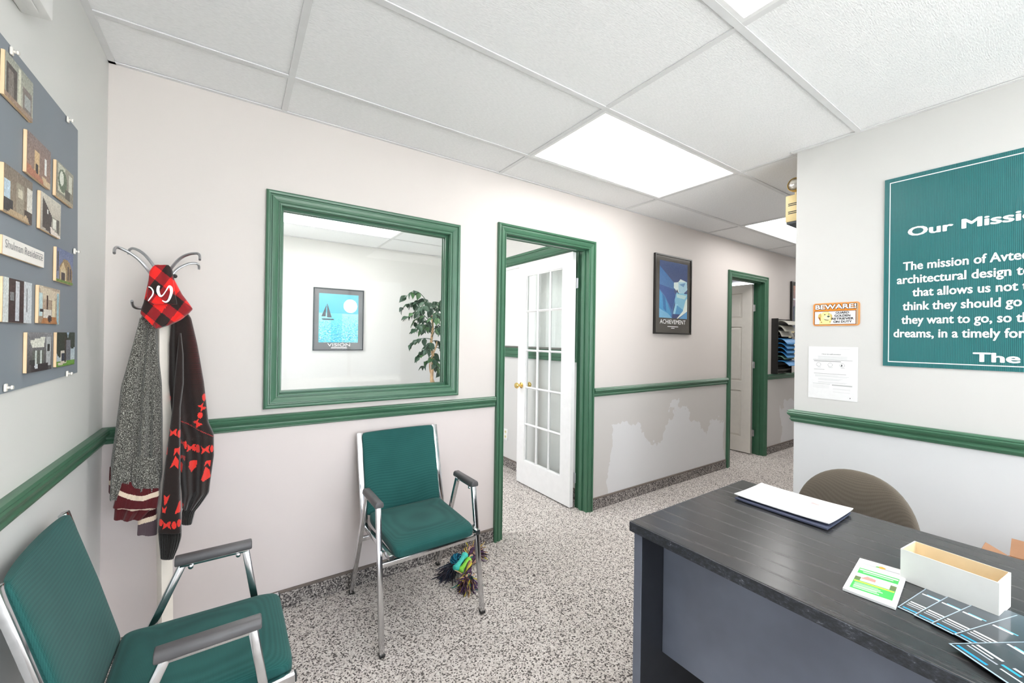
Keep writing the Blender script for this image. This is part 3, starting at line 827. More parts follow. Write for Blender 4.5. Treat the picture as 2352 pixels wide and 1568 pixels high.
# ------------------------------------------------------------------ things on the desk
def sheet(name, pts, z, th, mat, label, cat, curl=0.0, n=14):
    """thin slab over a ground quad (four plan corners), corners may curl up"""
    P = [Vector((p[0], p[1], 0)) for p in pts]; top = []; vs = []
    for j in range(n+1):
        for i in range(n+1):
            a, b = i/n, j/n
            p = (P[0]*(1-a)+P[1]*a)*(1-b)+(P[3]*(1-a)+P[2]*a)*b
            vs.append((p.x, p.y, z+curl*(abs(2*a-1)**3*.6+abs(2*b-1)**3*.6)))
    N = (n+1)**2; k = n+1
    vs = [(x, y, zz+th) for x, y, zz in vs]+vs
    fs = [(j*k+i, j*k+i+1, (j+1)*k+i+1, (j+1)*k+i) for j in range(n) for i in range(n)]
    fs += [tuple(N+q for q in f[::-1]) for f in fs]
    rim = [i for i in range(k)]+[j*k+n for j in range(1, k)]+[n*k+i for i in range(n-1, -1, -1)]+[j*k for j in range(n-1, 0, -1)]
    fs += [(rim[q], rim[(q+1) % len(rim)], N+rim[(q+1) % len(rim)], N+rim[q]) for q in range(len(rim))]
    o = MB().add(vs, fs).build(name, mat, smooth='auto')
    return tag(o, label, cat)
e1 = thing('envelope', 'long white envelope lying over a shade coloured layer on the desk', 'envelope', (2.03, -1.63, DT), group='envelopes on the desk')
o = sheet('paper', [(1.934, -1.488), (2.140, -1.488), (2.142, -1.778), (1.936, -1.776)], DT+.0115, .003, 'paper_white', None, None, .005); o.location = -Vector(e1.location); o.parent = e1
MB().box(2.085, 2.105, -1.70, -1.675, DT+.0148, DT+.0152).build('postage_mark', 'red_print', e1, world=True)
e2 = thing('envelope', 'blue grey layer standing for the shadow under the white envelope on the desk', 'envelope', (2.0, -1.65, DT), group='envelopes on the desk')
o = sheet('paper', [(1.925, -1.495), (2.12, -1.492), (2.125, -1.776), (1.918, -1.778)], DT+.002, .005, 'envelope_shade', None, None, .002); o.location = -Vector(e2.location); o.parent = e2  # dark layer painted as the shadow beneath the raised white envelope

def on_desk(pts, z): return pts
# open white card box
bx0 = [Vector((1.770, -1.975, 0)), Vector((1.852, -1.984, 0)), Vector((1.836, -2.142, 0)), Vector((1.754, -2.133, 0))]
t = thing('card_box', 'open topped white cardboard tray with tan inside on the desk', 'box', (1.803, -2.058, DT))
def ringbox(o4, i4, z0, z1, zi):
    vs = [(p.x, p.y, z0) for p in o4]+[(p.x, p.y, z1) for p in o4]
    fs = [(3, 2, 1, 0)]+[(i, (i+1) % 4, 4+(i+1) % 4, 4+i) for i in range(4)]
    vi = [(p.x, p.y, z1) for p in i4]+[(p.x, p.y, zi) for p in i4]
    return vs, fs, vi
cen = sum(bx0, Vector())/4
inn = [p+(cen-p).normalized()*.0035 for p in bx0]
zb, ztp = DT+.001, DT+.075
vs = [(p.x, p.y, zb) for p in bx0]+[(p.x, p.y, ztp) for p in bx0]+[(p.x, p.y, ztp) for p in inn]
MB().add(vs, [(3, 2, 1, 0)]+[(i, (i+1) % 4, 4+(i+1) % 4, 4+i) for i in range(4)]+[(4+i, 4+(i+1) % 4, 8+(i+1) % 4, 8+i) for i in range(4)]).build('outer_wall', 'box_card', t, world=True)
vs = [(p.x, p.y, ztp) for p in inn]+[(p.x, p.y, zb+.003) for p in inn]
MB().add(vs, [(i, 4+i, 4+(i+1) % 4, (i+1) % 4) for i in range(4)]+[(4, 5, 6, 7)]).build('lining', 'box_inside', t, world=True)

# green flyer pad
fl = [(1.594, -1.913), (1.795, -1.890), (1.815, -1.980), (1.604, -2.003)]
t = thing('flyer', 'white card flyer printed with a green panel and house picture on the desk', 'flyer', (1.7, -1.95, DT))
o = sheet('card', fl, DT+.001, .005, 'paper_white', None, None); o.location = -Vector(t.location); o.parent = t
im = Img(60, 110, (232, 232, 232))                      # x across the short side, y from the top down
im.rect(.10, .30, .90, .92, (70, 190, 90)); im.rect(.12, .33, .88, .36, (225, 245, 225)); im.rect(.2, .39, .8, .41, (225, 245, 225))
im.rect(.10, .46, .90, .66, (214, 226, 236)); im.poly([(.2, .6), (.32, .5), (.48, .52), (.6, .6)], (222, 150, 138)); im.rect(.5, .55, .8, .62, (190, 206, 220)); im.rect(.10, .56, .22, .66, (96, 120, 70)); im.rect(.78, .54, .90, .66, (100, 118, 76))
im.rect(.12, .68, .88, .71, (236, 216, 70))
for k in range(5): im.rect(.15, .735+.032*k, .6+.05*(k % 3), .75+.032*k, (205, 240, 205))
im.rect(.14, .14, .86, .165, (190, 192, 196)); im.ell(.5, .12, .08, .035, (232, 178, 60)); im.ell(.42, .13, .04, .02, (120, 190, 90))
o0 = Vector((1.795, -1.890, DT+.0065)); uxv = (Vector((1.815, -1.980, 0))-Vector((1.795, -1.890, 0))); uyv = (Vector((1.594, -1.913, 0))-Vector((1.795, -1.890, 0)))
print_panel('print', im, o0, uxv.normalized(), uyv.normalized(), uxv.length, uyv.length, 'print_matte', t)

# fanned glossy dark leaflets: local x along the text lines, y towards the far side of the desk
def leaflet_img(seed):
    im = Img(90, 110, (54, 60, 66)); im.grad((96, 106, 114), (44, 48, 52))
    im.rect(.03, .44, .22, .465, (228, 232, 236)); im.rect(.08, .415, .26, .437, (110, 196, 232)); im.rect(.60, .40, .80, .42, (190, 204, 212))
    im.rect(.03, .74, .30, .762, (222, 226, 230)); im.rect(.03, .79, .26, .812, (222, 226, 230)); im.rect(.34, .79, .52, .818, (40, 170, 230)); im.rect(.03, .84, .34, .855, (170, 178, 186))
    im.rect(.03, .93, .34, .955, (30, 160, 228)); im.rect(.4, .74, .9, .76, (200, 206, 210)); im.rect(.4, .86, .95, .885, (200, 206, 210)); im.rect(0, .985, 1, 1, (176, 204, 222)); im.rect(0, 0, .012, 1, (170, 190, 204))
    return im
labs = ['dark glossy leaflet with white and blue print, nearest the green flyer', 'dark glossy leaflet lying second in the fan beside the white tray', 'dark glossy leaflet in the middle of the fan on the desk', 'dark glossy leaflet fourth in the fan counted from the green flyer', 'dark glossy leaflet at the bottom right corner of the picture']
corners = [((2061, 1391), -97), ((2098, 1411), -100), ((2137, 1432), -103), ((2190, 1459), -108), ((2178, 1483), -122)]
for k, (px, ang) in enumerate(corners):
    p = at(*px, 2, DT+.004); LWd, LHt = .150, .205
    t = thing('leaflet', labs[k], 'leaflet', (p.x, p.y, DT), math.radians(ang), 'fan of glossy leaflets on the desk')
    z = .0016+.0018*k
    MB().box(0, LWd, 0, LHt, z-.0012, z).build('sheet', 'desk_dark', t)
    im = leaflet_img(k); nx, ny = im.nx, im.ny; pm = MB()
    pm.v = [(LWd*i/nx, LHt*(1-j/ny), z+.0003) for j in range(ny+1) for i in range(nx+1)]
    pm.f = [(j*(nx+1)+i, (j+1)*(nx+1)+i, (j+1)*(nx+1)+i+1, j*(nx+1)+i+1) for j in range(ny) for i in range(nx)]
    pm.build('print', 'print_gloss', t, colors=srgb2lin(im.a.clip(0, 255)).reshape(-1, 3))

# ------------------------------------------------------------------ office chair behind the desk (local: y forward)
t = thing('office_chair', 'brown fabric office chair with rounded back behind the desk', 'chair', (2.385, -1.690, 0), math.radians(86))
m = MB().sup((0, 0, 0), .405, .075, .455, .9, .75, 56, 30)
m.deform(lambda x, y, z: (x*(1.0 if z < 0 else 1), -.09+y+.05*(x/.22)**2-.06*(z+.02), .580+z)).build('backrest', 'brown_fabric', t, smooth=True)
m = MB().sup((0, .16, .44), .46, .44, .08, .5, .4, 48, 16); m.build('seat', 'brown_fabric', t, smooth=True)
MB().bar((0, -.10, .55), (0, -.02, .40), .06, .015, (1, 0, 0)).build('back_bar', 'black_plastic', t, bevel=.003)
MB().box(-.10, .10, .05, .26, .375, .405).build('seat_plate', 'black_plastic', t, bevel=.004)
MB().lathe([(.03, .09), (.03, .22), (.018, .22), (.018, .38)], (0, .16, 0), 16).build('gas_column', 'black_plastic', t, smooth='auto')
for k in range(5):
    a = k*2*math.pi/5+.3; c, s_ = math.cos(a), math.sin(a)
    o = MB().bar((0, .16, .10), (.26*c, .16+.26*s_, .075), .045, .028).build('base_arm', 'black_plastic', t, bevel=.006)
    MB().lathe([(.008, -.02), (.024, -.018), (.026, 0), (.024, .018), (.008, .02)], (.26*c, .16+.26*s_, .027), 16, 'x').build('castor', 'black_plastic', o, smooth='auto')

# cardboard box with open flaps behind the desk
t = thing('cardboard_box', 'brown cardboard box with open flaps on the floor behind the desk', 'box', (2.60, -2.28, 0))
m = MB(); x0, x1, y0, y1, hh, w = 2.46, 2.80, -2.48, -2.055, .540, .006
m.box(x0, x1, y0, y1, 0, w); m.box(x0, x0+w, y0, y1, w, hh); m.box(x1-w, x1, y0, y1, w, hh); m.box(x0+w, x1-w, y0, y0+w, w, hh); m.box(x0+w, x1-w, y1-w, y1, w, hh)
m.build('carton', 'cardboard', t, world=True)
MB().bar((x0+.002, (y0+y1)/2, hh), (x0-.012, (y0+y1)/2, hh+.078), .005, y1-y0-.004, (0, 1, 0)).build('flap', 'cardboard', t, world=True)
MB().bar((x1-.002, (y0+y1)/2, hh), (x1+.05, (y0+y1)/2, hh+.05), .005, y1-y0-.01, (0, 1, 0)).build('flap', 'cardboard', t, world=True)
MB().bar(((x0+x1)/2, y1+.002, hh), ((x0+x1)/2, y1+.055, hh+.025), .005, x1-x0-.01, (1, 0, 0)).build('flap', 'cardboard', t, world=True)
MB().bar(((x0+x1)/2, y0+.002, hh), ((x0+x1)/2, y0-.05, hh+.05), .005, x1-x0-.01, (1, 0, 0)).build('flap', 'cardboard', t, world=True)

# ------------------------------------------------------------------ partition wall signs (face -x; right in the picture = -y)
RX, UZ, DN = (0, -1, 0), (0, 0, 1), (0, 0, -1)
ms = thing('mission_sign', 'large teal corrugated plastic mission statement sign on the partition', 'sign', (PX, -2.2, 1.215))
SY0, SY1, SZ0, SZ1 = -1.643, -2.86, 1.214, 2.113
MB().box(PX-.006, PX-.001, SY1, SY0, SZ0, SZ1).build('panel', 'mission_sign', ms, world=True)
xs = PX-.0068
for a, b, c, d in ((SY0-.022, SY0-.019, SZ0+.019, SZ1-.019), (SY1+.019, SY1+.022, SZ0+.019, SZ1-.019), (SY1+.022, SY0-.022, SZ0+.019, SZ0+.023), (SY1+.022, SY0-.022, SZ1-.023, SZ1-.019)):
    MB().box(xs, xs+.0005, a, b, c, d).build('border_line', 'text_white', ms, world=True)
text('Our Mission', (xs, -1.727, 1.824), RX, UZ, 'text_white', ms, width=.336, cap=.042, bold=.035, prefix='Our Missi')
for body, y, z, pre, yr in (('The mission of Avtec', -1.712, 1.666, 'The mission of', -1.973), ('architectural design te', -1.691, 1.604, 'architectural design', -2.039), ('that allows us not t', -1.745, 1.542, 'that allows us not', -2.057),
                            ('think they should go', -1.712, 1.479, 'think they should go', -2.067), ('they want to go, so th', -1.708, 1.415, 'they want to go, so', -2.041), ('dreams, in a timely for', -1.681, 1.352, 'dreams, in a timely', -2.012)):
    text(body, (xs, y, z), RX, UZ, 'text_white', ms, width=y-yr, cap=.040, bold=.028, prefix=pre)
text('The', (xs, -1.936, 1.250), RX, UZ, 'text_white', ms, width=.129, cap=.040, bold=.035)

bs = thing('dog_warning_sign', 'small orange and white guard dog sign on the partition', 'sign', (PX, -1.45, 1.41))
m = MB(); a, b, c, d = -1.350, -1.552, 1.411, 1.532
pts = []
for cy, cz, st in ((a-.012, d-.012, 0), (b+.012, d-.012, 90), (b+.012, c+.012, 180), (a-.012, c+.012, 270)):
    for q in range(5):
        an = math.radians(st+q*22.5); pts.append((cy+.012*math.cos(an), cz+.012*math.sin(an)))
m.prism(pts, 0, PX-.004, PX-.001); m.build('plate', 'orange_plate', bs, world=True)
im = Img(200, 116, (238, 238, 238))
im.rect(0, 0, 1, .36, (236, 140, 40)); im.rect(0, .34, 1, .36, (110, 56, 30)); im.rect(0, .975, 1, 1, (110, 56, 30)); im.rect(0, .36, .015, 1, (110, 56, 30)); im.rect(.955, 0, 1, 1, (186, 160, 130)); im.rect(.94, .36, .955, 1, (110, 56, 30))
im.poly([(.12, .98), (.13, .60), (.20, .38), (.34, .36), (.40, .52), (.41, .80), (.38, .98)], (226, 218, 150)); im.poly([(.16, .42), (.10, .50), (.085, .66), (.13, .78), (.17, .60)], (206, 178, 104)); im.poly([(.10, .62), (.13, .78), (.155, .82), (.15, .66)], (140, 76, 36))
im.poly([(.385, .44), (.425, .56), (.42, .74), (.39, .80), (.375, .60)], (206, 180, 108)); im.ell(.30, .66, .085, .13, (240, 234, 184)); im.poly([(.215, .70), (.26, .78), (.33, .80), (.37, .74), (.34, .77), (.27, .75)], (70, 50, 44)); im.ell(.335, .60, .032, .045, (40, 62, 58)); im.ell(.25, .51, .018, .022, (50, 40, 32)); im.ell(.345, .49, .014, .02, (50, 40, 32)); im.ell(.33, .585, .01, .012, (170, 200, 196))
im.poly([(.15, .88), (.18, .84), (.19, .92)], (150, 84, 40)); im.poly([(.36, .86), (.385, .82), (.38, .92)], (150, 84, 40))
print_panel('print', im, (PX-.0045, a-.006, d-.006), RX, DN, .190, .109, 'print_matte', bs)
xb = PX-.0052
text('BEWARE!', (xb+.0003, -1.3585, 1.4985), RX, UZ, 'text_black', bs, width=.182, cap=.027, bold=.085)
text('BEWARE!', (xb, -1.360, 1.500), RX, UZ, 'text_white', bs, width=.178, cap=.024, bold=.035)
for k, (wd, y) in enumerate((('GUARD', -1.451), ('GOLDEN', -1.446), ('RETRIEVER', -1.434), ('ON DUTY', -1.442))):
    text(wd, (xb, y, 1.4735-.0158*k), RX, UZ, 'text_black', bs, width=(.058, .068, .094, .078)[k], cap=.0118, bold=.03)

nt = thing('paper_notice', 'white printed health notice sheet taped to the partition', 'paper', (PX, -1.437, 1.022))
MB().box(PX-.0015, PX-.0005, -1.546, -1.330, 1.022, 1.300).build('sheet', 'paper_white', nt, world=True)
im = Img(108, 140, (230, 230, 231))
im.rect(.10, .175, .90, .25, (226, 227, 228)); im.rect(.10, .25, .90, .255, (150, 150, 150))
for k in range(3): im.rect(.2, .185+.022*k, .8, .192+.022*k, (196, 197, 198))
im.rect(.12, .275, .68, .285, (150, 150, 152)); im.rect(.12, .435, .34, .443, (150, 150, 152)); im.rect(.12, .515, .78, .525, (150, 150, 152))
for cx in (.22, .46, .70):
    im.ell(cx, .345, .05, .038, (170, 170, 172)); im.ell(cx, .345, .042, .031, (230, 230, 231)); im.rect(cx-.03, .395, cx+.05, .402, (180, 180, 182))
im.ell(.69, .35, .012, .02, (60, 60, 64))
for k in range(12): im.rect(.15+(.06 if k > 3 else 0), .545+.013*k, .62+.03*((k*7) % 8), .549+.013*k, (206, 207, 208))
im.rect(.10, .705, .46, .722, (206, 207, 208)); im.rect(.5, .715, .90, .735, (176, 177, 178))
for k in range(7): im.rect(.10, .745+.022*k, .44, .749+.022*k, (214, 214, 215)); im.rect(.52, .755+.016*k, .86, .759+.016*k, (212, 212, 213))
im.ell(.86, .945, .012, .009, (80, 80, 84)); im.rect(.64, .04, .84, .05, (206, 206, 208))
print_panel('print', im, (PX-.0019, -1.330, 1.300), RX, DN, .216, .278, 'print_matte', nt)
text('How to self-monitor', (PX-.0024, -1.392, 1.2575), RX, UZ, 'text_grey', nt, width=.085, cap=.0062, bold=.01)

# emergency light on the hall face of the partition
t = thing('emergency_light', 'cream emergency light box with a round lamp head at the partition corner', 'light', (3.24, PY, 2.03))
MB().box(3.100, 3.400, PY+.002, PY+.090, 2.030, 2.185).build('housing', 'cream_metal', t, world=True, bevel=.004)
MB().box(3.104, 3.396, PY+.004, PY+.086, 2.018, 2.031).build('bottom_plate', 'dark_metal', t, world=True)
for z in (2.075, 2.085, 2.122, 2.132): MB().box(3.0985, 3.101, PY+.025, PY+.075, z, z+.0045).build('vent_slot', 'black_plastic', t, world=True)
for xh in (3.135, 3.355):
    o = MB().lathe([(.001, .02), (.024, .02), (.036, .006), (.040, -.012), (.040, -.030), (.036, -.036), (.034, -.032), (.030, -.018), (.001, -.012)], (xh, PY+.045, 2.245), 28, 'x').build('lamp_head', 'gold_ring', t, world=True, smooth='auto')
    MB().lathe([(.001, -.040), (.018, -.038), (.034, -.032)], (xh, PY+.045, 2.245), 24, 'x').build('lens', 'lamp_lens', o, world=True, smooth=True)
    MB().lathe([(.010, 2.184), (.010, 2.21)], (xh, PY+.045, 0), 12).build('swivel', 'cream_metal', t, world=True)

# ------------------------------------------------------------------ framed posters on the back walls (face -y)
XR = (1, 0, 0)
def framed(name, label, x0, x1, z0, z1, y, border, im, px0, px1, pz0, pz1, fr='black_frame'):
    t = thing(name, label, 'picture', ((x0+x1)/2, y, z0))
    f = .012; m = MB()
    m.box(x0, x1, y-.022, y-.001, z0, z0+f); m.box(x0, x1, y-.022, y-.001, z1-f, z1); m.box(x0, x0+f, y-.022, y-.001, z0+f, z1-f); m.box(x1-f, x1, y-.022, y-.001, z0+f, z1-f)
    m.build('frame', fr, t, world=True)
    MB().box(x0+f, x1-f, y-.014, y-.002, z0+f, z1-f).build('mount', border, t, world=True)
    print_panel('print', im, (px0, y-.0146, pz1), XR, DN, px1-px0, pz1-pz0, 'print_gloss', t)
    return t
im = Img(120, 230, (66, 86, 128)); im.grad((74, 92, 134), (58, 74, 120))
im.poly([(0, .10), (.5, .36), (.56, .42), (.5, .52), (.62, .60), (.5, .78), (.44, 1), (0, 1)], (70, 116, 170)); im.poly([(0, .42), (.5, .48), (.56, .6), (.44, .86), (.2, .62), (0, .5)], (52, 86, 148))
im.poly([(0, .52), (.22, .66), (.42, .92), (.4, 1), (0, 1)], (66, 146, 196)); im.poly([(.1, .58), (.2, .64), (.25, .9), (.14, .84)], (44, 110, 168)); im.poly([(0, .84), (.3, .92), (.45, 1), (0, 1)], (116, 176, 212))
im.poly([(.5, .36), (.66, .34), (.74, .28), (.98, .32), (1, .46), (.86, .54), (.66, .53), (.5, .45)], (214, 230, 228)); im.poly([(.66, .34), (.98, .32), (1, .46), (.86, .54), (.68, .52)], (170, 208, 224)); im.poly([(.70, .38), (.92, .34), (.86, .42)], (110, 150, 190))
im.poly([(.6, .53), (1, .54), (1, .66), (.86, .86), (.56, .80), (.54, .66)], (132, 190, 216)); im.poly([(.6, .56), (.98, .57), (.9, .64), (.62, .62)], (186, 220, 220)); im.poly([(.56, .74), (.66, .74), (.56, .92), (.48, .92)], (150, 206, 228)); im.poly([(.62, .76), (.86, .84), (.8, .92), (.56, .92)], (84, 150, 196))
im.poly([(1, .62), (1, .86), (.66, 1), (.62, 1), (.84, .86), (.94, .66)], (222, 234, 226)); im.poly([(1, .86), (1, 1), (.7, 1)], (96, 156, 204)); im.poly([(.60, .485), (.63, .48), (.68, .545), (.66, .55)], (24, 26, 34))
im.noise(5)
ax0, ax1, az0, az1 = 3.430, 3.980, 1.380, 2.089
t = framed('framed_poster', 'black framed poster of blue shapes captioned ACHIEVEMENT between the doors', ax0, ax1, az0, az1, 0, 'poster_border', im, ax0+.068, ax1-.062, az0+.145, az1-.055)
text('ACHIEVEMENT', (ax0+.080, -.0150, az0+.093), XR, UZ, 'text_white', t, width=.385, cap=.040, bold=0)
for k, (w_, dx) in enumerate(((.16, .19), (.05, .245))): MB().box(ax0+dx, ax0+dx+w_, -.0152, -.0146, az0+.066-.014*k, az0+.071-.014*k).build('caption_line', 'text_white', t, world=True)
vx0, vx1, vz0, vz1 = 1.135, 1.676, 1.154, 1.862
im = Img(130, 170, (96, 178, 202)); im.grad((110, 188, 208), (86, 178, 204), y1=.40); im.grad((150, 222, 234), (84, 196, 220), y0=.40)
for k in range(1500):
    yy = .44+.56*rng.random()**.8; xx = rng.random(); L = .015+.05*(yy-.4)*rng.random(); c = (40+60*rng.random(), 130+60*rng.random(), 165+40*rng.random()) if rng.random() < .55 else (190, 238, 244)
    im.rect(xx, yy, xx+L, yy+.006, c)
im.rect(.30, .40, .58, 1, im.a[(im.X >= .30) & (im.X < .58) & (im.Y >= .40)]*np.array([.75, .95, 1.0]))
im.ell(.79, .235, .178, .142, (250, 252, 252)); im.ell(.79, .235, .160, .128, (250, 240, 232))
im.poly([(.19, .215), (.06, .47), (.17, .47), (.175, .33)], (84, 88, 96)); im.poly([(.20, .19), (.20, .49), (.32, .49)], (84, 88, 96)); im.poly([(.06, .515), (.38, .51), (.36, .54), (.10, .54)], (70, 84, 96)); im.noise(4)
t = framed('framed_poster', 'grey bordered poster of a sailboat and moon captioned VISION inside the office', vx0, vx1, vz0, vz1, OY, 'poster_border_grey', im, vx0+.058, vx1-.060, vz0+.092, vz1-.062, 'dark_metal')
text('VISION', (vx0+.150, OY-.0150, vz0+.048), XR, UZ, 'text_white', t, width=.245, cap=.036, bold=0)
for k in range(2): MB().box(vx0+.19, vx0+.36, OY-.0152, OY-.0146, vz0+.035-.011*k, vz0+.039-.011*k).build('caption_line', 'text_white', t, world=True)
im = Img(60, 80, (60, 70, 100)); im.grad((196, 150, 130), (70, 100, 160)); im.rect(0, .3, 1, .34, (210, 214, 222)); im.poly([(0, .5), (.4, .4), (1, .6), (1, 1), (0, 1)], (46, 66, 104)); im.rect(.1, .5, .3, .95, (110, 140, 120)); im.noise(6)
framed('framed_poster', 'dark framed poster half hidden behind the partition far down the hall', 6.150, 6.700, 1.395, 2.089, 0, 'poster_border', im, 6.205, 6.645, 1.50, 2.04)

# ------------------------------------------------------------------ photo board on the left wall (faces +x; right in the picture = +y)
YR = (0, 1, 0)
pb = thing('display_board', 'blue grey display board pinned to the left wall', 'board', (0, -.9, 1.18))
bd = MB(); n_ = 20
for s_, x in ((0, .003), (1, .006)):
    pass
MB().add([(.002, -1.45, 1.172), (.002, -.350, 1.188), (.002, -.388, 1.962), (.002, -1.45, 1.950), (.006, -1.45, 1.172), (.006, -.350, 1.188), (.006, -.388, 1.962), (.006, -1.45, 1.950)],
         [(0, 1, 2, 3), (4, 7, 6, 5), (0, 4, 5, 1), (1, 5, 6, 2), (2, 6, 7, 3), (3, 7, 4, 0)]).build('board_sheet', 'board_grey', pb, world=True)
def photo(kind):
    im = Img(44, 26, (150, 130, 116)); r = np.random.default_rng(kind+3)
    if kind == 0: im.grad((150, 152, 140), (178, 178, 160)); im.rect(.05, .2, .42, .95, (70, 62, 58)); im.rect(.12, .3, .3, .9, (120, 112, 104)); im.rect(.45, .05, .55, 1, (206, 206, 186)); im.rect(.62, .35, .95, .95, (120, 110, 104)); im.rect(.68, .5, .9, .8, (156, 160, 160)); im.rect(0, .9, 1, 1, (150, 126, 106))
    if kind == 1: im.grad((126, 108, 104), (150, 120, 104)); im.rect(.3, .3, .5, .95, (206, 176, 130)); im.rect(.35, .6, .45, .95, (50, 42, 40)); im.rect(.72, .3, .82, .75, (226, 226, 224)); im.poly([(0, .75), (.7, .9), (.7, 1), (0, 1)], (172, 112, 84)); im.poly([(.6, .8), (1, .85), (1, 1), (.7, 1)], (206, 182, 146))
    if kind == 2: im.grad((150, 146, 130), (120, 116, 100)); im.rect(.1, .05, .5, .8, (196, 196, 178)); im.ell(.35, .45, .25, .32, (86, 104, 80)); im.ell(.3, .4, .12, .2, (220, 222, 210)); im.rect(.7, .1, .9, .6, (206, 206, 190)); im.rect(.5, .6, .8, .9, (70, 66, 56)); im.rect(0, .88, 1, 1, (160, 146, 120))
    if kind == 3: im.grad((120, 106, 92), (140, 124, 104)); im.rect(.0, .3, .2, .75, (186, 206, 220)); im.rect(.42, .25, .68, .9, (150, 140, 122)); im.rect(.47, .35, .63, .55, (206, 200, 180)); im.rect(.8, .2, 1, .85, (214, 210, 200)); im.rect(.0, .7, .3, .95, (40, 36, 38)); im.rect(.7, .75, 1, 1, (60, 46, 38)); im.poly([(.2, .9), (.8, .86), (.9, 1), (.1, 1)], (182, 158, 124))
    if kind == 4: im.grad((206, 200, 186), (170, 160, 146)); im.poly([(.08, .1), (.55, .5), (.5, 1), (.08, .9)], (56, 44, 40)); im.rect(.55, .5, .95, .95, (150, 146, 132)); im.rect(.6, .55, .75, .8, (226, 226, 214)); im.rect(.8, .5, .9, .9, (80, 74, 66)); im.poly([(.45, .8), (1, .95), (1, 1), (.5, 1)], (226, 214, 204)); im.rect(.3, .4, .36, .5, (220, 220, 214))
    if kind == 5: im.grad((96, 110, 150), (136, 140, 160)); im.poly([(.15, .55), (.45, .25), (.75, .3), (.95, .55), (.95, .95), (.15, .95)], (150, 126, 90)); im.poly([(.2, .6), (.38, .38), (.58, .62)], (206, 184, 142)); im.rect(.22, .62, .56, .93, (206, 190, 156)); im.rect(.28, .7, .5, .93, (70, 64, 66)); im.rect(.66, .45, .72, .9, (70, 66, 74)); im.rect(.8, .5, .88, .85, (76, 70, 76)); im.rect(0, .92, 1, 1, (110, 140, 60)); im.rect(.05, .1, .12, .7, (60, 60, 54))
    if kind == 6: im.grad((60, 44, 42), (44, 32, 34)); im.rect(0, 0, .18, 1, (206, 212, 210)); im.rect(.40, .05, .55, .98, (196, 200, 206)); im.rect(.70, .0, 1, 1, (200, 206, 210)); im.rect(.8, .15, .84, .75, (130, 136, 140)); im.rect(.22, .3, .36, .5, (120, 124, 126))
    if kind == 7: im.grad((176, 160, 140), (160, 140, 118)); im.poly([(0, 0), (1, .1), (.7, .35), (.2, .35)], (206, 194, 172)); im.rect(0, .2, .15, .8, (190, 214, 216)); im.rect(.35, .25, .42, .7, (70, 52, 46)); im.rect(.2, .62, .6, .85, (214, 210, 200)); im.rect(.62, .35, .78, .95, (220, 208, 176)); im.rect(.85, .1, .95, 1, (150, 186, 196)); im.rect(.05, .6, .2, .7, (40, 36, 36)); im.poly([(.2, .85), (.8, .8), (.9, 1), (.1, 1)], (168, 116, 70)); im.ell(.5, .85, .1, .1, (70, 60, 56))
    if kind == 8: im.grad((130, 130, 134), (70, 66, 66)); im.poly([(.1, .2), (.7, .1), (.65, .4), (.2, .4)], (214, 214, 202)); im.rect(.2, .45, .65, .85, (96, 100, 92)); im.rect(.3, .45, .36, .85, (196, 204, 200)); im.rect(.5, .45, .56, .85, (196, 204, 200)); im.rect(.75, .1, .95, .9, (170, 174, 176)); im.rect(.8, .3, .92, .5, (40, 40, 42)); im.rect(.15, .8, .85, 1, (44, 36, 38)); im.ell(.35, .86, .07, .06, (200, 204, 210)); im.rect(.1, .7, .3, .8, (40, 40, 40))
    if kind == 9: im.grad((150, 170, 190), (190, 200, 200)); im.ell(.25, .3, .35, .45, (40, 50, 36)); im.ell(.85, .2, .25, .3, (50, 60, 50)); im.rect(.5, .25, .75, .85, (110, 112, 120)); im.rect(.2, .55, .5, .85, (206, 200, 186)); im.rect(.26, .62, .44, .85, (44, 52, 70)); im.rect(0, .85, 1, 1, (104, 150, 60)); im.poly([(.05, .88), (.5, .84), (.55, .9), (.1, .98)], (206, 196, 176)); im.rect(.42, .1, .5, .9, (60, 50, 44))
    im.noise(9); return im
plab = ['photo block of a stairway, topmost on the display board', 'photo block of a brown living room in the second row', 'photo block with a leafy hallway at the right of the second row', 'photo block of a fireplace room at the left board edge', 'photo block of a slanted dark corridor in the third row',
        'photo block of a gabled brick house beside the title strip', 'photo block of dark panelled doors at the left under the title strip', 'photo block of a bright kitchen under the title strip', 'photo block of a grey lounge in the bottom row', 'photo block of a house with trees at the bottom right of the board']
XF = .0135
face_px = [(12, 77, 113, 218), (63, 117, 297, 396), (130, 169, 366, 450), (10, 75, 372, 484), (94, 140, 437, 525), (130.5, 168, 566, 645), (7, 73, 634, 739), (90, 137.6, 654, 742), (63, 119, 763, 857), (131, 171.5, 763, 843)]
def face_spot(ul, ur, vt, vb):
    p, q, r_ = at(ul, vt, 0, XF), at(ur, (vt+vb)/2, 0, XF), at(ul, vb, 0, XF)
    return p.y, q.y, p.z, r_.z
spots = [face_spot(*q) for q in face_px]
def block(name, label, y0, y1, z1, z0, im, group):
    t = thing(name, label, 'photo', (.006, (y0+y1)/2, z0), group=group)
    MB().box(.0065, XF-.0006, y0, y1, z0, z1).build('backing_block', 'tan_edge', t, world=True, bevel=.001, seg=1)
    print_panel('print', im, (XF, y0+.0005, z1), YR, DN, y1-y0-.001, z1-z0, 'print_matte', t)
    return t
for k, (y0, y1, z1, z0) in enumerate(spots): block('photo_block', plab[k], y0, y1, z1, z0, photo(k), 'photo blocks on the display board')
im = Img(20, 10, (240, 236, 230))
t = block('title_strip', 'cream title strip with typed lettering on the display board', *face_spot(6, 102, 538, 582), im, None); t['category'] = 'sign'
ty0, ty1, tz1, tz0 = face_spot(6, 102, 538, 582)
text('Shulman Residence', (XF+.0005, ty0+.012, tz0+.016), YR, UZ, 'text_grey', t, width=(ty1-ty0)*.9, cap=.019, bold=.0)
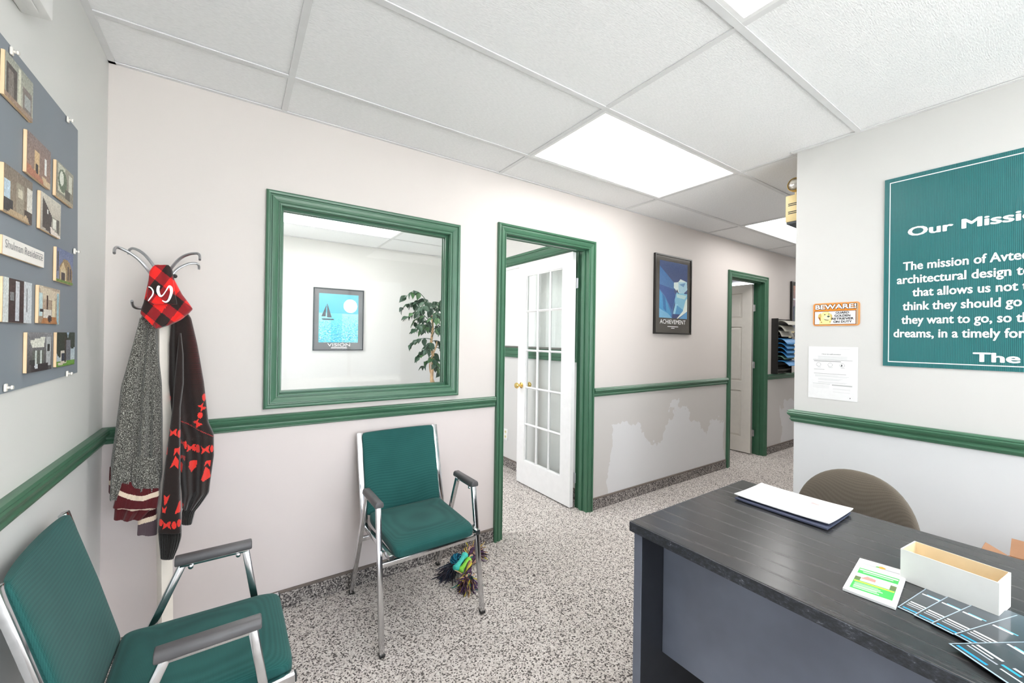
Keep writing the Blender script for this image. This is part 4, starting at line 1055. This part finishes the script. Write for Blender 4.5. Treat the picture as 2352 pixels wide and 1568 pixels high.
MB().box(XF+.0003, XF+.0006, ty1-.055, ty1-.01, tz1-.010, tz1-.0085).build('small_print', 'text_grey', t, world=True)
for k, (u, v) in enumerate(((28, 118), (157, 275), (172, 577), (155, 858), (14, 890))):
    p = at(u, v, 0, .010)
    t = thing('board_clip', ['clear plastic clip above the stairway photo on the display board', 'clear plastic clip at the top right corner of the display board', 'clear plastic clip on the right edge of the display board', 'clear plastic clip under the house with trees photo', 'clear plastic clip at the lower left edge of the display board'][k], 'clip', (p.x, p.y, p.z), group='clear clips of the display board')
    MB().box(-.003, .002, -.006, .006, -.009, .009).build('grip', 'clear_plastic', t, bevel=.003)
    MB().lathe([(.003, .002), (.003, .006), (.005, .008), (.004, .011), (.001, .011)], (0, 0, 0), 12, 'x').build('pin_head', 'clear_plastic', t, smooth='auto')

# white casing on the left wall under the ceiling
pA = at(47, 30, 0, 0.0); pB = at(122, 53, 1, pA.y)
t = thing('wall_unit', 'white plastic unit mounted high on the left wall above the display board', 'wall unit', (0, pA.y-.25, pA.z))
MB().prism([(0.001, pA.z), (pB.x, pA.z+.002), (pB.x, pA.z+.22), (.001, pA.z+.22)], 1, pA.y-.5, pA.y).build('housing', 'white_plastic', t, world=True, bevel=.004)
MB().box(.02, pB.x-.015, pA.y-.48, pA.y-.03, pA.z-.004, pA.z+.001).build('cover', 'white_plastic', t, world=True, bevel=.002)

# outlet in the office
t = thing('wall_outlet', 'cream power outlet low on the office side wall', 'outlet', (OX, 1.28, .27))
MB().box(OX-.006, OX-.0005, 1.245, 1.315, .268, .383).build('cover_plate', 'white_plastic', t, world=True, bevel=.002)
for z in (.295, .345):
    o = MB().lathe([(.001, -.002), (.015, -.002), (.016, 0)], (OX-.006, 1.28, z+.008), 16, 'x').build('socket', 'tab_cream', t, world=True)
    for d in (-.006, .006): MB().box(OX-.0085, OX-.0078, 1.28+d-.0012, 1.28+d+.0012, z+.004, z+.014).build('slot', 'black_plastic', o, world=True)

# ------------------------------------------------------------------ wall file rack in the hall
t = thing('file_rack', 'black wall file rack standing on the chair rail in the hall', 'rack', (5.84, 0, .945))
RX0, RX1 = 5.655, 6.03
m = MB(); m.box(RX0, RX0+.006, -.075, -.001, .948, 1.602); m.build('side_panel', 'black_plastic', t, world=True)
m = MB(); m.box(RX1-.006, RX1, -.075, -.001, .948, 1.602); m.build('side_panel', 'black_plastic', t, world=True)
MB().box(RX0+.006, RX1-.006, -.008, -.001, .948, 1.602).build('back_panel', 'black_plastic', t, world=True)
for k in range(9):
    z = .955+.066*k
    MB().add([(RX0+.006, -.008, z), (RX1-.006, -.008, z), (RX1-.006, -.072, z+.045), (RX0+.006, -.072, z+.045), (RX0+.006, -.008, z+.004), (RX1-.006, -.008, z+.004), (RX1-.006, -.072, z+.049), (RX0+.006, -.072, z+.049)],
             [(0, 1, 2, 3), (4, 7, 6, 5), (0, 4, 5, 1), (1, 5, 6, 2), (2, 6, 7, 3), (3, 7, 4, 0)]).build('pocket', 'black_plastic', t, world=True)
def folder(z, mat, label, name, cat, L=.13, droop=.055, x0=RX0+.02, x1=RX1-.03, tabm=None, group=None):
    t = thing(name, label, cat, ((x0+x1)/2, -.06, z), group=group); P = []
    for k in range(9):
        s = k/8; P.append((-.035-L*s, z+.028*math.sin(s*math.pi*.9)-droop*s*s))
    th = .006; n = len(P)
    up = [(y, zz+th) for y, zz in P]
    MB().prism(P+up[::-1], 0, x0, x1).build('cover', mat, t, world=True, smooth='auto')
    if tabm:
        y, zz = P[-1]; MB().box((x0+x1)/2+.02, (x0+x1)/2+.09, y-.002, y+.001, zz-.012, zz+.006).build('tab', tabm, t, world=True)
fl_ = ['blue folder highest of the blue ones in the file rack', 'second blue folder from the top in the file rack', 'third blue folder from the top in the file rack', 'fourth blue folder from the top, just over the green one']
for k in range(4): folder(1.345-.052*k, 'folder_blue', fl_[k], 'file_folder', 'folder', tabm='tab_cream', group='folders in the hall file rack')
folder(1.135, 'folder_green', 'green folder between the blue ones in the file rack', 'file_folder', 'folder', .10, .02, RX0+.02, RX1-.09, group='folders in the hall file rack')
folder(1.085, 'folder_blue', 'lowest blue folder under the green one in the file rack', 'file_folder', 'folder', .15, .045, group='folders in the hall file rack')
folder(1.555, 'folder_grey', 'grey paper bundle sticking out at the top of the file rack', 'paper_bundle', 'papers', .14, .04, RX0+.02, RX1+.04, group='papers in the hall file rack')
folder(1.500, 'folder_grey', 'grey paper bundle second from the top of the file rack', 'paper_bundle', 'papers', .10, .06, tabm='tab_cream', group='papers in the hall file rack')
folder(1.440, 'folder_grey', 'grey paper bundle with a cream tag above the blue folders', 'paper_bundle', 'papers', .07, .06, tabm='tab_cream', group='papers in the hall file rack')

# ------------------------------------------------------------------ coat stand in the corner
C3 = lambda x, y: (200+x/4.125, 540+y/4.125)
C4 = lambda x, y: (200+x/3.733, 880+y/3.733)
YP = -.125
pa, pb_ = at(374, 800, 1, YP), at(379, 1400, 1, YP)
dv = (pb_-pa)/(pb_.z-pa.z)
ptop = pa+dv*(1.590-pa.z); pbot = pa+dv*(0.02-pa.z)
cs = thing('coat_stand', 'white post coat stand with curved metal hooks in the corner', 'coat stand', (pbot.x, pbot.y, 0))
sq = [(math.cos(math.radians(a))*.027, math.sin(math.radians(a))*.027) for a in (75, 165, 255, 345)]
m = MB(); m.add([(pbot.x+a, pbot.y+b, pbot.z) for a, b in sq]+[(ptop.x+a, ptop.y+b, ptop.z) for a, b in sq], [(0, 1, 2, 3), (4, 5, 6, 7)]+[(i, (i+1) % 4, 4+(i+1) % 4, 4+i) for i in range(4)])
m.build('post', 'post_white', cs, world=True, bevel=.002)
MB().lathe([(.10, 0), (.10, .012), (.085, .02), (.03, .028), (.001, .028)], (pbot.x, pbot.y-.005, 0), 28).build('base', 'post_white', cs, world=True, smooth='auto')
def smooth_path(pts, n=6):
    P = [Vector(p) for p in pts]; out = []
    for i in range(len(P)-1):
        p0, p1, p2, p3 = P[max(i-1, 0)], P[i], P[i+1], P[min(i+2, len(P)-1)]
        for k in range(n):
            t_ = k/n; out.append(.5*((2*p1)+(p2-p0)*t_+(2*p0-5*p1+4*p2-p3)*t_**2+(-p0+3*p1-3*p2+p3)*t_**3))
    out.append(P[-1]); return out
arms = [([(258, 170), (258, 140), (268, 122), (300, 118), (400, 165), (500, 240), (590, 345), (640, 420)], -.225),
        ([(395, 180), (395, 150), (410, 132), (440, 126), (500, 150), (560, 200), (630, 290), (670, 380)], -.085),
        ([(1068, 232), (1068, 205), (1060, 182), (1030, 172), (960, 182), (880, 222), (800, 310), (750, 400)], -.225),
        ([(1060, 322), (1060, 295), (1050, 275), (1020, 265), (960, 270), (880, 305), (820, 355), (760, 430)], -.085),
        ([(425, 622), (428, 650), (440, 675), (475, 690), (540, 690), (620, 680)], -.20)]
for pts, yt in arms:
    n_ = len(pts); path = []
    for i, (x, y) in enumerate(pts):
        f = i/(n_-1); path.append(at(*C3(x, y), 1, yt*(1-f)+YP*f))
    m = MB().tube(smooth_path(path), .0055, 10, flat=.8); m.build('hook', 'steel_hook', cs, world=True, smooth='auto')
k_ = at(*C3(832, 388), 1, -.155)
MB().sup(k_, .016, .016, .016, 1, 1, 16, 10).build('hook_ball', 'black_plastic', cs, world=True, smooth=True)

# ------------------------------------------------------------------ garments: closed folded tubes hanging from the hooks
def garment(name, rows, conv, y0, dep, mat, parent, nz=60, na=72, folds=(5, .006), rib=None, color=None, seed=1, lean=0.0, flat=.55):
    R = sorted(rows); cy = np.array([r[0] for r in R], float); Lx = np.array([r[1] for r in R], float); Rx = np.array([r[2] for r in R], float)
    ts = np.linspace(cy[0], cy[-1], nz)
    # smooth the outline a little
    L_, R_ = np.interp(ts, cy, Lx), np.interp(ts, cy, Rx)
    ker = np.array([1, 2, 3, 2, 1])/9.
    pad = lambda a: np.convolve(np.concatenate([[a[0]]*2, a, [a[-1]]*2]), ker, 'valid')
    L_, R_ = pad(L_), pad(R_)
    r = np.random.default_rng(seed); ph = r.random(4)*6.28
    vs = []; UV = []
    for j, c in enumerate(ts):
        xc, hw = (L_[j]+R_[j])/2, (R_[j]-L_[j])/2; t = j/(nz-1)
        d = dep*(.55+.45*math.sin(min(1, t*1.6)*math.pi/2))
        for i in range(na):
            a = 2*math.pi*i/na; ca, sa = math.cos(a), math.sin(a)
            px = xc+hw*math.copysign(abs(ca)**.85, ca)
            yy = d*math.copysign(abs(sa)**flat, sa)
            fo = folds[1]*(math.sin(folds[0]*ca*1.7+ph[0]+.8*t)+.6*math.sin(folds[0]*2.3*ca+ph[1]-1.2*t))*min(1, .3+t)*abs(sa)
            if rib: fo += rib[1]*math.sin(rib[0]*ca)
            p = at(*conv(px, c), 1, y0+lean*t)
            vs.append((p.x, p.y+yy+fo, p.z)); UV.append((px, c))
    fs = [(j*na+i, j*na+(i+1) % na, (j+1)*na+(i+1) % na, (j+1)*na+i) for j in range(nz-1) for i in range(na)]
    fs += [tuple(range(na))[::-1], tuple(range((nz-1)*na, nz*na))]
    colr = None
    if color is not None:
        UV = np.array(UV); ctr = np.array([UV[list(f)].mean(0) for f in fs]); colr = srgb2lin(color(ctr[:, 0], ctr[:, 1]))
    return MB().add(vs, fs).build(name, mat, parent, world=True, smooth=True, colors=colr)

# grey cardigan
p_ = at(*C4(430, 700), 1, -.16)
gc = thing('cardigan', 'grey heather knit cardigan with maroon striped hem hanging on the coat stand', 'clothing', (p_.x, p_.y, .45))
garment('body', [(-590, 480, 575), (-560, 462, 590), (-320, 418, 605), (0, 300, 640), (300, 262, 646), (650, 212, 646), (770, 206, 645), (900, 245, 622)], C4, -.155, .040, 'heather_knit', gc, 80, 96, (7, .010), seed=2)
garment('front_edge', [(-560, 455, 500), (0, 302, 420), (300, 262, 390), (650, 214, 355), (990, 195, 270)], C4, -.185, .020, 'heather_knit', gc, 60, 40, (3, .006), seed=4)
garment('pocket', [(630, 395, 580), (640, 392, 584), (860, 380, 620), (895, 400, 615)], C4, -.192, .012, 'heather_knit', gc, 24, 40, (2, .003), seed=5)
def hemcol(stripes, base=(88, 30, 34)):
    def f(x, y):
        c = np.zeros((len(x), 3)); c[:] = base
        for a, b, cc, sl, cur in stripes:
            yy = y-sl*(x-430)-cur*np.sin((x-260)/350*math.pi)
            c[(yy > a) & (yy < b)] = cc
        return c
    return f
CR = (226, 206, 184)
garment('hem', [(840, 285, 560), (880, 280, 618), (960, 250, 622), (1060, 225, 606)], C4, -.185, .022, 'knit', gc, 60, 120, (4, .006), rib=(90, .0012), color=hemcol([(905, 948, CR, .06, 42)]), seed=6)
garment('hem', [(1000, 245, 560), (1060, 240, 560), (1160, 232, 470)], C4, -.170, .022, 'knit', gc, 40, 120, (4, .006), rib=(90, .0012), color=hemcol([(1030, 1068, CR, .03, 6)]), seed=7)
garment('hem', [(1050, 470, 598), (1150, 440, 600), (1290, 432, 600)], C4, -.155, .020, 'knit', gc, 50, 90, (3, .005), rib=(60, .0012), color=hemcol([(1080, 1115, CR, -.3, 0), (1165, 1205, CR, -.3, 0), (1205, 1400, (92, 76, 82), -.3, 0)], (66, 24, 28)), seed=8)
garment('hem', [(715, 196, 250), (930, 188, 240)], C4, -.130, .018, 'knit', gc, 40, 60, (3, .004), rib=(40, .0012), color=hemcol([(800, 838, CR, -.1, 0)]), seed=9)

# black and red patterned sweater
def hourglass(x, y, s, rot=0):
    c, sn = math.cos(rot), math.sin(rot)
    P = [(-1, -1), (-.55, -.55), (-.15, -.2), (.5, -.8), (1, -.9), (.75, 0), (1, .9), (.5, .7), (.1, .25), (-.5, .75), (-.95, 1), (-.7, 0)]
    return [(x+s*(a*c-b*sn), y+s*(a*sn+b*c)) for a, b in P]
def oval(x, y, a, b, rot=0): return [(x+a*math.cos(q)*math.cos(rot)-b*math.sin(q)*math.sin(rot), y+a*math.cos(q)*math.sin(rot)+b*math.sin(q)*math.cos(rot)) for q in np.linspace(0, 6.28, 12, endpoint=False)]
MOT = [oval(1005, 115, 15, 32), hourglass(990, 195, 30, 1.1), oval(975, 262, 22, 27), hourglass(952, 328, 34, 1.1),
       hourglass(745, 412, 34), oval(795, 425, 14, 34), hourglass(828, 492, 24, .3), oval(852, 508, 14, 34), hourglass(898, 536, 36, .1), oval(953, 546, 21, 36), hourglass(1018, 552, 36), oval(1072, 550, 14, 30), oval(712, 125, 12, 26), oval(712, 240, 10, 20), oval(706, 330, 10, 20),
       [(757, 545), (800, 540), (797, 612), (777, 572), (748, 612)], [(765, 608), (792, 650), (786, 722), (755, 685), (716, 715)], [(805, 605), (852, 600), (846, 652), (825, 620), (803, 640)], [(810, 655), (830, 680), (816, 755), (800, 720)],
       [(888, 645), (952, 645), (940, 700), (900, 747), (879, 690)], [(1018, 650), (1064, 645), (1058, 705), (1036, 668), (1008, 692)], [(1020, 695), (1052, 725), (1062, 790), (1000, 822), (984, 800)],
       [(665, 940), (690, 962), (720, 933), (690, 1012), (668, 1032)], [(650, 1040), (668, 1062), (692, 1032), (676, 1097), (652, 1090)], [(795, 995), (836, 1020), (800, 1092), (758, 1098)],
       hourglass(690, 1195, 38), oval(752, 1196, 21, 33), oval(792, 1182, 16, 32), oval(638, 1178, 18, 32), [(690, 540), (698, 540), (694, 600), (680, 600)]]
_d = Img(2, 2)
def knitcol(x, y):
    c = np.zeros((len(x), 3)); c[:] = (44, 36, 34)
    tint = np.clip(((x-850)/120)*np.clip((150-y)/500, 0, 1), 0, 1)[:, None]*np.where((np.floor(y/9) % 2)[:, None] > 0, 1., .35)
    c = c*(1-tint*.6)+np.array((120, 34, 36))*tint*.6
    for P in MOT: c[_d.inside(P, x, y)] = (226, 58, 50)
    seam = np.abs(y-(300+.52*(x-800))) < 4
    c[seam & (x > 800)] = (150, 50, 50)
    return c
p_ = at(*C4(850, 900), 1, -.16)
sw = thing('sweater', 'black knit sweater with red patterns and ribbed cuffs hanging on the coat stand', 'clothing', (p_.x, p_.y, .40))
garment('body', [(-590, 735, 870), (-560, 724, 892), (-330, 705, 946), (0, 702, 1003), (330, 735, 1040), (430, 760, 1086), (620, 780, 1088), (830, 800, 1058), (930, 812, 1046), (1060, 818, 930)], C4, -.145, .036, 'knit', sw, 220, 180, (4, .008), color=knitcol, seed=11)
garment('sleeve', [(-430, 792, 806), (-250, 772, 826), (0, 748, 828), (200, 735, 802), (470, 700, 800), (820, 655, 800), (1100, 632, 803), (1230, 612, 808), (1270, 611, 810)], C4, -.195, .026, 'knit', sw, 240, 140, (2, .003), color=knitcol, seed=12)
blackc = lambda x, y: np.tile(np.array([[36, 34, 32]]), (len(x), 1))
garment('cuff', [(1265, 612, 810), (1320, 616, 808), (1400, 624, 785), (1490, 632, 745)], C4, -.195, .025, 'knit', sw, 24, 180, (1, .0), rib=(26, .0022), color=blackc, seed=13)
garment('cuff', [(840, 985, 1056), (930, 900, 1047), (1000, 860, 1000), (1060, 835, 955), (1085, 815, 930), (1195, 812, 900)], C4, -.150, .028, 'knit', sw, 40, 160, (1, .0), rib=(22, .002), color=blackc, seed=14)

# plaid bandana over the hooks
th = math.radians(38)
def plaid(x, y):
    p = np.floor(((x-640)*math.cos(th)+(y-330)*math.sin(th))/104); q = np.floor((-(x-640)*math.sin(th)+(y-330)*math.cos(th)+40)/104)
    c = np.zeros((len(x), 3)); a, b = p % 2 == 0, q % 2 == 0
    c[:] = (146, 36, 40); c[a & b] = (236, 44, 40); c[~a & ~b] = (48, 38, 36)
    return c
p_ = at(*C3(700, 600), 1, -.20)
bn = thing('bandana', 'red and black buffalo plaid bandana with white script draped over the coat stand', 'bandana', (p_.x, p_.y, 1.32))
garment('back_layer', [(300, 650, 790), (330, 600, 808), (420, 586, 826), (560, 556, 900), (640, 538, 962), (700, 516, 1003), (745, 507, 960), (800, 566, 890), (850, 615, 790), (884, 655, 675)], C3, -.205, .030, 'plaid', bn, 120, 140, (4, .005), color=plaid, seed=21, lean=-.01)
garment('front_flap', [(284, 645, 772), (300, 620, 790), (345, 592, 802), (420, 584, 816), (500, 576, 828), (560, 568, 836), (620, 575, 848), (655, 640, 852)], C3, -.238, .018, 'plaid', bn, 100, 140, (3, .003), color=lambda x, y: plaid(x+35, y+20), seed=22)
def ribbon(pts, wid):
    P = smooth_path([(x, y, 0) for x, y in pts], 8); n = len(P); vs = []
    wd = np.interp(np.linspace(0, 1, n), np.linspace(0, 1, len(wid)), wid)
    for i, p in enumerate(P):
        t_ = (P[min(i+1, n-1)]-P[max(i-1, 0)]).normalized(); nr = Vector((-t_.y, t_.x, 0))
        for s_ in (-1, 1):
            q = p+nr*s_*wd[i]/2; vs.append(tuple(at(*C3(q.x, q.y), 1, -.2635)))
    nv = len(vs); vs += [(x, y+.003, z) for x, y, z in vs]
    fs = [(2*i, 2*i+1, 2*i+3, 2*i+2) for i in range(n-1)]+[(nv+2*i, nv+2*i+2, nv+2*i+3, nv+2*i+1) for i in range(n-1)]
    fs += [(2*i, 2*i+2, nv+2*i+2, nv+2*i) for i in range(n-1)]+[(2*i+1, nv+2*i+1, nv+2*i+3, 2*i+3) for i in range(n-1)]
    return MB().add(vs, fs).build('script_letter', 'text_white', bn, world=True)
ribbon([(690, 488), (675, 490), (672, 530), (690, 572), (715, 570), (745, 530), (775, 485), (795, 500), (798, 545), (775, 610), (745, 632), (712, 618)], [10, 26, 30, 22, 12, 10, 16, 30, 26, 20, 14, 10])
ribbon([(580, 488), (605, 498), (625, 530), (620, 565), (595, 600), (578, 622)], [8, 12, 14, 14, 12, 8])

# ------------------------------------------------------------------ ficus in the office
FP = Vector((2.125, 1.78, 0))
fc = thing('potted_ficus', 'artificial ficus tree with green leaves seen through the interior window', 'plant', FP)
MB().lathe([(.11, 0), (.15, .02), (.17, .26), (.185, .27), (.185, .30), (.165, .30), (.16, .26)], (0, 0, 0), 28).build('pot', 'pot', fc, smooth='auto')
MB().lathe([(.001, .262), (.160, .258)], (0, 0, 0), 24).build('soil', 'soil', fc)
tr_ = [(.02, 0, .25), (.025, .0, .6), (.012, .01, .9), (.02, 0, 1.1), (.0, .01, 1.25), (.01, 0, 1.40), (.0, 0, 1.55)]
MB().tube(smooth_path(tr_), list(np.linspace(.021, .010, 37)), 10).build('trunk', 'bark', fc, smooth=True)
tw_ = [(.05*math.cos(a*1.6)*.7+.02, .035*math.sin(a*1.6), .25+a*.135) for a in np.linspace(0, 7.6, 30)]
MB().tube(tw_, .007, 8).build('vine_stem', 'bark', fc, smooth=True)
def leaf_mesh(name, L, Wd, bend, mat):
    m = MB(); prof = [(0, .05), (.15, .55), (.35, 1), (.55, .95), (.75, .6), (.9, .25), (1, .02)]; vs = []
    for s, w in prof:
        z = -bend*s*s*L
        vs += [(-Wd/2*w, s*L, z+.006*w), (0, s*L, z-.004), (Wd/2*w, s*L, z+.006*w)]
    fs = []
    for i in range(len(prof)-1):
        for k in (0, 1): fs.append((3*i+k, 3*i+k+1, 3*i+3+k+1, 3*i+3+k))
    n0 = len(vs); vs += [(x, y, z-.0008) for x, y, z in vs]; fs += [tuple(n0+q for q in f[::-1]) for f in fs]
    o = m.add(vs, fs).build(name, mat, fc, smooth=True); return o
protos = [leaf_mesh('leaf', .076, .046, .25, 'leaf_dark'), leaf_mesh('leaf', .068, .042, .4, 'leaf_dark'), leaf_mesh('leaf', .072, .044, .3, 'leaf_light')]
lr = random.Random(5); nleaf = 0; used = 0; br = 0
def place_leaf(p, dirn, pitch):
    global nleaf
    k = lr.choice((0, 0, 1, 1, 2)) if nleaf >= 3 else nleaf
    if nleaf < 3: o = protos[nleaf]
    else: o = protos[k].copy(); col.objects.link(o); o.parent = fc
    o.location = p; o.rotation_euler = (pitch, lr.uniform(-.7, .7), dirn); s = lr.uniform(.95, 1.3); o.scale = (s, s, s); nleaf += 1
for b in range(28):
    z0 = 1.02+.60*(b/27)**.7; az = b*2.4+lr.uniform(-.3, .3)
    reach = .10+.30*max(0, (z0-1.12)/.5)**.8 if z0 < 1.62 else .30
    reach = min(.41, reach*1.15)*lr.uniform(.75, 1.1)
    P = []
    for k in range(6):
        s = k/5; P.append((reach*s*math.cos(az), reach*s*math.sin(az), z0+.20*reach/.3*math.sin(s*2.3)*(.8 if z0 > 1.3 else .2)-.10*s*s))
    P = smooth_path(P, 3)
    MB().tube(P, list(np.linspace(.0045, .0015, len(P))), 5).build('branch', 'leaf_dark', fc, smooth=True)
    cnt = 3 if z0 < 1.15 else 5
    for k in range(cnt):
        s = .25+.75*(k+.5)/cnt; p = P[int(s*(len(P)-1))]
        for side in (-1, 1):
            if nleaf >= 290: break
            place_leaf((p.x+lr.uniform(-.01, .01), p.y+lr.uniform(-.01, .01), p.z), az-math.pi/2+side*lr.uniform(.3, 1.2), lr.uniform(-1.1, -.2))

# ------------------------------------------------------------------ dog toys by the door
def tuft(name, parent, c, dirv, spread, n, L, pal, rad=.0026, seed=1):
    r = np.random.default_rng(seed); mb = MB(); cols = []
    d = Vector(dirv).normalized()
    for k in range(n):
        v = (d+Vector(r.normal(0, spread, 3))).normalized(); b = Vector(c)+Vector(r.normal(0, .010, 3)); b.z = max(b.z, .008)
        l = L*r.uniform(.6, 1.15); side = Vector(r.normal(0, .3, 3)); pts = []
        for q in range(6):
            s = q/5; p = b+v*l*s+side*l*.35*s*s; p.z = max(.004, p.z-.25*l*s*s); pts.append(p)
        n0 = len(mb.f); mb.tube(pts, [rad]*5+[rad*.5], 5); cc = pal[r.integers(len(pal))]; cols += [cc]*(len(mb.f)-n0)
    o = mb.build(name, 'yarn', parent, world=True, smooth=True, colors=srgb2lin(np.array(cols)))
    return o
def knot(name, parent, c, R, rr, pal, tilt, seed=2, turns=3):
    r = np.random.default_rng(seed); mb = MB(); cols = []
    for k in range(34):
        ph = k/34*2*math.pi; pts = []
        for q in range(15):
            a = q/14*2*math.pi; w = ph+a*turns/2
            x, y, z = (R+rr*math.cos(w))*math.cos(a), (R+rr*math.cos(w))*math.sin(a), rr*math.sin(w)*1.05
            p = Matrix.Rotation(tilt, 3, 'X') @ Vector((x, y, z)); p = p+Vector(c); p.z = max(.003, p.z); pts.append(p)
        n0 = len(mb.f); mb.tube(pts, .0038, 6); cc = pal[r.integers(len(pal))]; cols += [cc]*(len(mb.f)-n0)
    return mb.build(name, 'yarn', parent, world=True, smooth=True, colors=srgb2lin(np.array(cols)))
MULTI = [(74, 52, 84), (92, 66, 100), (58, 46, 52), (206, 190, 70), (176, 150, 96), (120, 84, 70), (60, 120, 110), (212, 176, 140), (70, 56, 60), (96, 70, 104)]
BLUE = [(30, 92, 120), (40, 120, 150), (24, 60, 84), (20, 44, 60), (60, 150, 176)]
DARK = [(66, 62, 72), (54, 52, 62), (84, 80, 88), (46, 56, 72)]
rt = thing('rope_toy', 'purple and yellow knotted rope dog toy with frayed ends on the carpet', 'dog toy', (1.52, -.22, 0), group='rope dog toys')
knot('knot', rt, (1.575, -.145, .045), .030, .022, MULTI, .5, 3)
MB_pal = MULTI
pts = smooth_path([(1.575, -.15, .05), (1.53, -.22, .055), (1.475, -.31, .045), (1.455, -.335, .04)], 6)
mb = MB(); cols = []
for k in range(9):
    a0 = k/9*6.28; pp = []
    for i, p in enumerate(pts):
        a = a0+i*.55; pp.append((p.x+.018*math.cos(a), p.y+.010*math.cos(a), max(.005, p.z+.020*math.sin(a))))
    n0 = len(mb.f); mb.tube(pp, .0075, 6); cols += [MULTI[k % len(MULTI)]]*(len(mb.f)-n0)
mb.build('rope', 'yarn', rt, world=True, smooth=True, colors=srgb2lin(np.array(cols)))
tuft('frayed_end', rt, (1.465, -.325, .035), (-.45, -.8, -.05), .45, 170, .085, MULTI, seed=4)
tuft('frayed_end', rt, (1.60, -.13, .04), (.5, .1, .15), .5, 130, .085, MULTI, seed=5)
rb = thing('rope_toy', 'dark blue knotted rope dog toy with a grey frayed tail on the carpet', 'dog toy', (1.46, -.16, 0), group='rope dog toys')
knot('knot', rb, (1.487, -.155, .042), .020, .020, BLUE, .9, 7)
tuft('frayed_end', rb, (1.452, -.178, .025), (-.9, -.42, -.05), .28, 130, .10, DARK, seed=8)
bt = thing('chew_bone', 'turquoise and lime rubber bone toy on top of the rope toys', 'dog toy', (1.47, -.25, .06))
def bone(name, a, b, r, mat):
    a, b = Vector(a), Vector(b); d = (b-a); u = d.normalized(); s = u.cross(Vector((0, 0, 1))).normalized()
    m = MB(); P = [a+d*t for t in np.linspace(0, 1, 15)]; R = [r*(.75+.75*abs(2*t-1)**3) for t in np.linspace(0, 1, 15)]; R[0] *= .6; R[-1] *= .6
    m.tube(P, R, 14, flat=1.25); return m.build(name, mat, bt, world=True, smooth=True)
bone('upper_bar', (1.412, -.282, .082), (1.512, -.208, .100), .0135, 'turquoise')
bone('lower_bar', (1.440, -.280, .060), (1.527, -.222, .074), .0135, 'lime')
